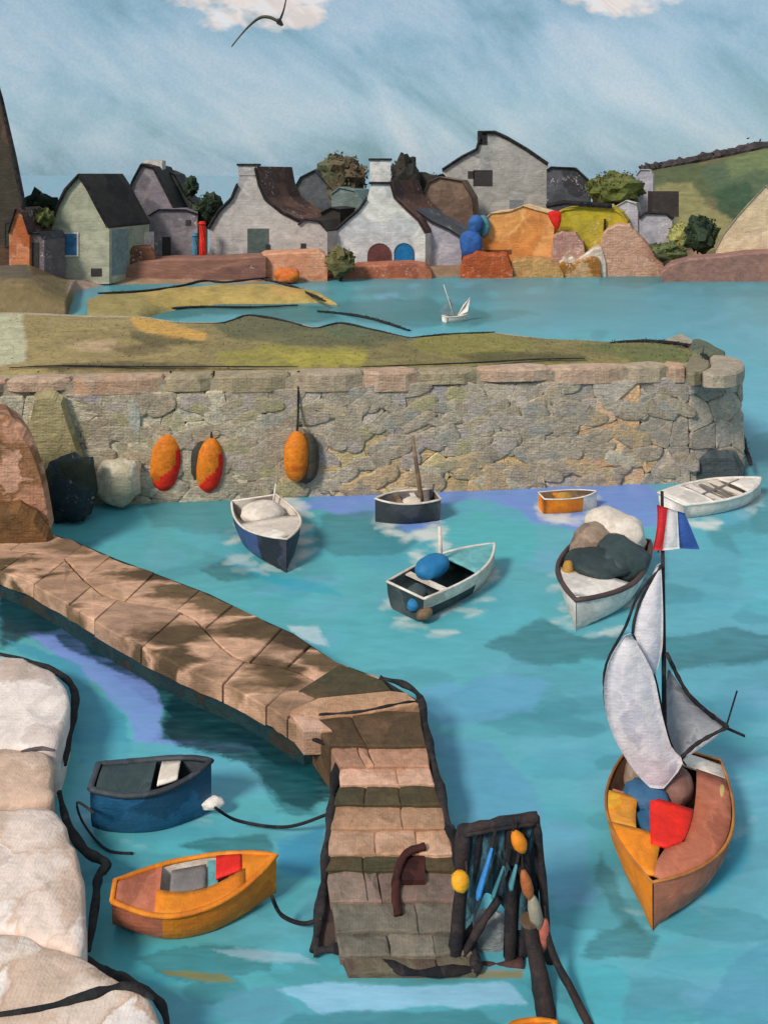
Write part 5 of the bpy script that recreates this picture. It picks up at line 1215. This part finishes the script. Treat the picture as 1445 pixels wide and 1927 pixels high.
# far sailing dinghy
b = Boat('tiny white sailing dinghy beyond the mole', (836, 606), (880, 602), 1.3, .5, P_WHITE, P_WHITE, P_CREAM, name='sailing_dinghy', gw=.06)
m0 = b.pt(.55, 0, .4)
v = [m0 + Vector((-.05, 0, 0)), m0 + Vector((1.0, 0, .5)), m0 + Vector((1.25, 0, 1.9)), m0 + Vector((.6, .3, 1.1))]; v += [p + Vector((0, .06, 0)) for p in v]
mesh('sail', v, [(0, 1, 3), (1, 2, 3), (0, 3, 2), (4, 7, 5), (5, 7, 6), (4, 6, 7), (0, 4, 5, 1), (1, 5, 6, 2), (2, 6, 4, 0)], P_WHITE, b.t)
v = [m0 + Vector((-.2, 0, .1)), m0 + Vector((-1.9, .1, .2)), m0 + Vector((-.6, .1, 1.9))]; v += [p + Vector((0, .06, 0)) for p in v]
mesh('jib', v, [(0, 1, 2), (3, 5, 4), (0, 3, 4, 1), (1, 4, 5, 2), (2, 5, 3, 0)], bm_('grey_jib', [(96, 124, 132), (112, 138, 142)]), b.t)
b.mast(.45, 0, 3.3, .05, P_WHITE, .2, (-1.1, 0))

# sailing boat with flag
P_LILAC = bm_('sail_white', [(206, 200, 206), (216, 208, 210), (190, 186, 196)], fleck=0)
b = Boat('gold and sienna sailing boat with pale sails and tricolour flag', (1276, 1474), (1228, 1752), 2.55, .74, [P_GOLD, P_SIENNA], bm_('rim_brown', [(150, 92, 50), (190, 120, 50)]), bm_('brown_lining', [(120, 84, 66), (96, 72, 62)]), 'sailing boat', name='sailing_boat', hull_fm=lambda t, sd, k: 1 if sd > 0 else 0, gw=.03, sheer=.22, stern_w=.72)
half_deck(b, .70, .97, lambda t: -1, lambda t: .0, P_GOLD, 'foredeck')
half_deck(b, .14, .97, lambda t: .42 if t < .7 else .42 * (1 - (t - .7) / .12) if t < .82 else 0, lambda t: 1, P_SIENNA)
half_deck(b, .48, .70, lambda t: -1, lambda t: -.5, P_GOLD)
half_deck(b, .04, .14, lambda t: -1, lambda t: 1, P_CREAM, 'stern_deck')
dm = 18.6
b.lump(.28, .1, .74, .5, .34, .3, bm_('taupe_boards', [(134, 92, 80), (120, 82, 72)]), 'locker', 31, .12)
b.lump(.42, -.5, .72, .4, .5, .26, bm_('blue_grey_bundle', [(52, 92, 126), (62, 104, 138), (44, 74, 100)]), 'blue_bundle', 32, .15)
b.lump(.58, -.25, .66, .3, .4, .22, P_BLUE, 'blue_bundle', 33, .12)
half_deck(b, .46, .78, lambda t: -.30 + .3 * (t - .46), lambda t: .41 if t < .7 else .41 * (1 - (t - .7) / .12), P_RED, 'red_seat', .03); b.thwart(.48, .12, bm_('salmon_board', [(184, 106, 80), (196, 130, 100)]), .98)
b.lump(.22, -.8, .66, .5, .25, .3, P_TAUPE, 'sail_bag', 34, .15)
b.lump(.24, .98, .52, .7, .16, .3, bm_('sand_fender', [(196, 170, 104), (180, 154, 92)]), 'fender', 35, .06)
vv, ff = tube([D(1250, 1470, dm), D(1248, 1200, dm), D(1245, 925, dm)], [.06, .05, .035], 8); mesh('mast', vv, ff, M_CHAR, b.t, True)
vv, ff = tube([b.pt(.1, 0, .5), D(1250, 1462, dm)], [.12, .07], 8); mesh('mast_step', vv, ff, P_CREAM, b.t, True)
def sail(parent, name, lp, rp, d, billow, mat, rows=16, cols=8, th=.02):
    L = curve([D(x, y, d) for x, y in lp], rows); Rr = curve([D(x, y, d) for x, y in rp], rows); n = min(len(L), len(Rr)); v = []
    for i in range(n):
        for k in range(cols + 1):
            s = k / cols; p = L[i].lerp(Rr[i], s); v.append(p + Vector((0, -billow * math.sin(math.pi * s) * math.sin(math.pi * (i + .5) / n), 0)))
    f = []
    for i in range(n - 1):
        for k in range(cols): f.append((i * (cols + 1) + k, i * (cols + 1) + k + 1, (i + 1) * (cols + 1) + k + 1, (i + 1) * (cols + 1) + k))
    m = len(v); v += [p + Vector((0, th, 0)) for p in v]; f += [tuple(q + m for q in g[::-1]) for g in f]
    ed = [k for k in range(cols + 1)] + [i * (cols + 1) + cols for i in range(1, n)] + [(n - 1) * (cols + 1) + k for k in range(cols - 1, -1, -1)] + [i * (cols + 1) for i in range(n - 2, 0, -1)]
    for a_, b_ in zip(ed, ed[1:] + ed[:1]): f.append((a_, b_, b_ + m, a_ + m))
    return mesh(name, v, f, mat, parent, True)
jib = sail(b.t, 'jib', [(1176, 1196), (1146, 1244), (1136, 1310), (1152, 1382), (1192, 1450), (1222, 1482)], [(1186, 1192), (1226, 1262), (1244, 1340), (1262, 1404), (1284, 1436), (1248, 1484)], dm - .5, .16, P_LILAC)
main = sail(b.t, 'mainsail', [(1236, 1064), (1206, 1130), (1192, 1190), (1198, 1236), (1222, 1282)], [(1243, 1060), (1246, 1120), (1247, 1180), (1244, 1230), (1228, 1284)], dm - .15, .12, P_LILAC)
miz = sail(b.t, 'mizzen_sail', [(1256, 1262), (1250, 1320), (1248, 1390), (1262, 1436)], [(1260, 1262), (1300, 1316), (1362, 1366), (1282, 1432)], dm + .1, -.2, bm_('grey_sail', [(140, 142, 148), (156, 156, 160), (122, 126, 134)], fleck=.04))
for par, pts, r in ((jib, [(1240, 1070), (1200, 1120), (1176, 1180), (1140, 1250), (1138, 1320), (1160, 1390), (1215, 1480)], .028), (jib, [(1188, 1190), (1228, 1262), (1246, 1340), (1264, 1404), (1290, 1440)], .022), (miz, [(1254, 1230), (1290, 1300), (1330, 1340), (1368, 1368)], .05), (miz, [(1368, 1368), (1310, 1400), (1270, 1438)], .035), (main, [(1244, 1062), (1205, 1130), (1190, 1190), (1200, 1240)], .03)):
    c = curve([D(x, y, dm - .16) for x, y in pts], 24); vv, ff = tube(c, [r * rnd.uniform(.8, 1.2) for _ in c], 6); mesh('bolt_rope', vv, ff, M_CHAR, par, True)
vv, ff = tube([D(1366, 1370, dm), D(1400, 1385, dm)], .03, 6); mesh('boom_end', vv, ff, M_CHAR, b.t)
vv, ff = tube([D(1366, 1366, dm), D(1386, 1300, dm)], .018, 6); mesh('boom_end', vv, ff, M_CHAR, b.t)
# flag: a thing tied to the mast
ft = thing('flag', 'red white and blue tricolour flag flying from the mast top', 'flag', D(1236, 990, dm))
for nm, lp, rp, m in (('red_stripe', [(1236, 950), (1236, 990), (1228, 1035)], [(1256, 956), (1252, 990), (1246, 1036)], bm_('flag_red', [(200, 36, 40)], fleck=0)), ('white_stripe', [(1256, 956), (1252, 990), (1246, 1036)], [(1274, 962), (1276, 1000), (1278, 1032)], bm_('flag_white', [(214, 206, 204)], fleck=0)), ('blue_stripe', [(1274, 962), (1276, 1000), (1278, 1032)], [(1288, 966), (1302, 1000), (1316, 1034)], bm_('flag_blue', [(52, 84, 152), (44, 76, 144)], fleck=0))):
    sail(ft, nm, lp, rp, dm - .12, .06, m, 10, 5, .015)
vv, ff = tube([D(1245, 945, dm - .08), D(1238, 1040, dm - .1)], .02, 6); mesh('halyard', vv, ff, M_CHAR, ft)

# ------------------------------------------------------------------ timber staging with fishing gear beside the steps
TD = 15.2
def T(px, py, dz=0.0): return D(px, py, TD + dz)
P_TAR = paint('tarred_timber', [(46, 38, 38), (58, 46, 44), (36, 34, 38)], 2.5, .05, fleck=.06, bump=.5, jit=.2)
tf = thing('timber_staging', 'black tarred timber staging standing in the water beside the steps', 'staging', G(940, 1828))
def bar(parent, name, pts, r, mat, wob=.08):
    c = curve([Vector(p) for p in pts], 10); vv, ff = tube(c, [r * rnd.uniform(.85, 1.15) for _ in c], 8, 1, wob); return mesh(name, vv, ff, mat, parent, True)
bar(tf, 'post', [T(872, 1560), T(866, 1680), T(850, 1860)], .13, P_TAR)
bar(tf, 'post', [T(905, 1552, .1), T(880, 1700, .1), T(862, 1850, .1)], .09, P_TAR)
bar(tf, 'post', [T(962, 1545), T(962, 1680), T(958, 1860)], .12, P_TAR)
bar(tf, 'post', [T(1008, 1538), T(1020, 1650), T(1034, 1860)], .07, P_TAR)
bar(tf, 'top_beam', [T(862, 1566), T(905, 1556), T(960, 1546), T(1012, 1538)], .10, P_TAR)
bar(tf, 'brace', [T(985, 1580, -.05), T(1000, 1700, -.05), T(1042, 1830, -.05)], .08, P_TAR)
bar(tf, 'brace', [T(940, 1690, -.05), T(905, 1740, -.05), T(862, 1815, -.05)], .07, P_TAR)
bar(tf, 'foot_beam', [T(850, 1822, -.1), T(920, 1824, -.1), T(985, 1816, -.1)], .11, paint('umber_timber', [(78, 54, 50), (64, 46, 44)], 2.5, .05, fleck=.1))
# hanging net
nt = thing('fishing_net', 'dark blue green fishing net draped over the timber staging', 'fishing net', T(935, 1700))
def drape(xs, y0, y1f, d0, amp, seed):
    v, f = [], []; n = len(xs); R = 18
    for i, x in enumerate(xs):
        for k in range(R + 1):
            s = k / R; y = y0(x) + (y1f(x) - y0(x)) * s
            v.append(D(x + 5 * math.sin(s * 5 + i * .7), y, d0 + amp * math.sin(i * 1.1 + s * 2 + seed) * (.4 + s)))
    for i in range(n - 1):
        for k in range(R): f.append((i * (R + 1) + k, i * (R + 1) + k + 1, (i + 1) * (R + 1) + k + 1, (i + 1) * (R + 1) + k))
    m = len(v); v += [p + Vector((0, .03, 0)) for p in v]; f += [tuple(q + m for q in g[::-1]) for g in f]; return v, f
v, f = drape([872 + 6 * i for i in range(24)], lambda x: 1556 - (x - 872) * .12, lambda x: 1750 - 70 * math.sin(max(0, min(1, (x - 880) / 80)) * math.pi), TD + .02, .06, 1)
mesh('netting', v, f, paint('net_twine', [(62, 96, 108), (44, 58, 66), (84, 122, 132), (50, 62, 70)], 1.6, .045, fleck=.0, bump=.8, jit=.3, stretch=(2.2, 1, .6)), nt, True)
v, f = drape([952 + 6 * i for i in range(11)], lambda x: 1560, lambda x: 1810 + (x - 948) * .3, TD + .03, .05, 4)
mesh('netting', v, f, paint('net_twine_dark', [(38, 40, 48), (48, 50, 56), (58, 44, 44)], 2.2, .045, bump=.8, jit=.3, stretch=(2.2, 1, .6)), nt, True)
bar(nt, 'head_rope', [T(875, 1572, -.1), T(930, 1562, -.12), T(1005, 1550, -.1)], .03, P_TAR)
def paddle(name, label, a, b, r, mat, cat):
    p = [T(*a, -.25), T((a[0] + b[0]) / 2, (a[1] + b[1]) / 2, -.25), T(*b, -.25)]
    t = thing(name, label, cat, p[2]); c = curve(p, 16); vv, ff = tube(c, [r * (.35 + .65 * (i / 16) ** .8) if i < 15 else r * .6 for i in range(len(c))], 8, .5); mesh('blade', vv, ff, mat, t, True)
    vv, ff = tube([p[0] + Vector((.06, 0, .3)), p[0]], .03, 6); mesh('shaft', vv, ff, P_TAR, t)
paddle('paddle', 'bright blue paddle leaning on the dark net', (926, 1594), (898, 1690), .11, bm_('paddle_blue', [(48, 124, 192), (60, 134, 204)]), 'paddle')
paddle('paddle', 'dull teal paddle beside the bright blue one', (948, 1628), (926, 1690), .07, bm_('paddle_teal', [(66, 124, 132)]), 'paddle')
paddle('paddle', 'short broad teal paddle in the middle of the net', (972, 1625), (960, 1672), .10, bm_('paddle_teal2', [(78, 136, 146)]), 'paddle')
def gear(name, label, x0, y0, x1, y1, dz, mat, seed, cat, amp=.1):
    return rock(name, label, x0, y0, x1, y1, TD + dz, mat, seed, .1, cat, amp)
P_FLOAT = bm_('float_yellow', [(222, 150, 20), (230, 164, 30)])
def floatt(label, x0, y0, x1, y1, dz, mat, lean):
    a, bb = T(x0, y0, dz), T(x1, y1, dz); c = (a + bb) / 2; w = abs(bb.x - a.x) / 2; h = abs(a.z - bb.z) / 2
    t = thing('net_float', label, 'float', (c.x, c.y, c.z - h), 'floats hung on the staging')
    ax = Vector((lean, 0, 1)).normalized(); c0 = c - ax * h; prof = [(0, .1), (.12, .6), (.35, 1), (.65, .95), (.88, .6), (1, .12)]
    vv, ff = tube([c0 + ax * 2 * h * s for s, _ in prof], [max(.03, w * r) for _, r in prof], 10, 1, 0); mesh('body', vv, ff, mat, t, True)
    vv, ff = tube([c0 + ax * 2 * h, c0 + ax * 2 * h + Vector((0, .1, .14))], .02, 6); mesh('lanyard', vv, ff, P_TAR, t)
floatt('yellow orange float hung at the left post of the staging', 848, 1640, 884, 1676, -.3, P_FLOAT, .9)
floatt('orange float under the top beam of the staging', 962, 1562, 990, 1606, -.3, bm_('float_orange', [(222, 132, 20), (214, 120, 18)]), -.5)
floatt('rust brown float on the right brace of the staging', 979, 1636, 1002, 1694, -.3, bm_('float_rust', [(152, 82, 44), (166, 94, 50)]), -.25)
floatt('grey beige float below the rust brown one', 993, 1682, 1020, 1752, -.3, bm_('float_beige', [(134, 128, 112), (150, 142, 124)]), -.2)
floatt('brick red float lowest on the staging', 1008, 1728, 1034, 1794, -.3, bm_('float_brick', [(160, 84, 68), (172, 96, 78)]), .15)
#floatt('small pale blue float inside the arch of the staging', 930, 1742, 946, 1760, .0, bm_('float_pale', [(156, 190, 210)]), 0)
foot('boulder', 'grey wet stone under the staging beside the steps', 886, 1722, 956, 1812, .35, [(126, 128, 128), (142, 146, 146)], 61, amp=.1, s=2, depth=.2)
#foot('boulder', 'small pink tan stone at the foot of the staging', 866, 1784, 930, 1822, -.1, [(150, 116, 96), (136, 104, 88)], 62, s=2, depth=.15)
def pole(label, pts, r):
    t = thing('mooring_pole', label, 'pole', pts[-1]); c = curve(pts, 14); vv, ff = tube(c, [r * (.8 + .4 * i / len(c)) for i in range(len(c))], 8, 1, .1); mesh('shaft', vv, ff, P_TAR, t, True)
    vv, ff = tube([pts[0], pts[0] + Vector((0, 0, .06))], r * .95, 8); mesh('pole_cap', vv, ff, P_WOOD, t)
pole('broad dark pole slanting down from the staging to the bottom edge', [T(994, 1736, -.3), T(1010, 1810, -.5), T(1022, 1880, -.8), G(1036, 1980, -.1)], .16)
pole('thin dark pole slanting outward from the staging to the bottom edge', [T(1024, 1742, -.3), T(1046, 1810, -.5), T(1078, 1870, -.8), G(1130, 1975, -.1)], .07)
#pole('short rust pole leaning beside the brick red float', [T(1048, 1716, -.2), T(1052, 1756, -.22), G(1060, 1840, -.1)], .035)

# mooring lines
def line(label, pts, r=.03):
    c = curve(pts, 30); vv, ff = tube(c, r, 6); tag(mesh('mooring_rope', vv, ff, M_CHAR, smooth=True), label, 'rope')
line('black mooring rope from the blue boat bow to the steps', [G(405, 1520, .9), G(450, 1545, .25), G(540, 1556, .18), G(622, 1530, .6)], .03)
line('black mooring rope from the orange dinghy bow to the steps', [G(512, 1688, .8), G(530, 1722, .3), G(570, 1738, .12), G(606, 1728, .3)], .035)
line('black rope looping down from the stern of the blue boat', [G(178, 1530, .8), G(146, 1510, .5), G(158, 1550, .15), G(200, 1598, .03), G(250, 1606, .03)], .025)

# gull
def gull():
    d = 22.0
    t = thing('gull', 'dark winged gull gliding at the top of the sky', 'bird', D(528, 40, d))
    v, f = [], []
    def wing(pts, w, th=.02):
        c = curve([D(x, y, d) for x, y in pts], 22); n = len(c); k0 = len(v)
        for i, p in enumerate(c):
            s = i / (n - 1); ww = w * (1 - s ** 2.2) + .015
            for q in (Vector((0, -ww * .5, -.02)), Vector((0, 0, .055 * (1 - s * .4))), Vector((0, ww, 0)), Vector((0, 0, -.05 * (1 - s * .5)))): v.append(p + q)
        for i in range(n - 1):
            for k in range(4): f.append((k0 + i * 4 + k, k0 + i * 4 + (k + 1) % 4, k0 + (i + 1) * 4 + (k + 1) % 4, k0 + (i + 1) * 4 + k))
        f.append((k0, k0 + 3, k0 + 2, k0 + 1)); f.append(tuple(k0 + (n - 1) * 4 + k for k in range(4)))
    wing([(526, 42), (508, 33), (488, 34), (464, 54), (436, 88)], .22); wing([(524, 42), (531, 26), (536, 8), (544, -30), (560, -70)], .22)
    c = D(526, 42, d); P = [c + Vector((0, y, z)) for y, z in ((-.34, -.01), (-.28, .02), (-.2, .01), (-.05, 0), (.12, 0), (.26, .01), (.42, .02))]
    vv, ff = tube(P, [.01, .045, .06, .085, .075, .045, .06], 8, .8, 0); vv, ff = merge([(v, f), (vv, ff)])
    mesh('body', vv, ff, paint('gull_feathers', [(92, 80, 62), (78, 70, 58)], 6, .05), t, True)
gull()
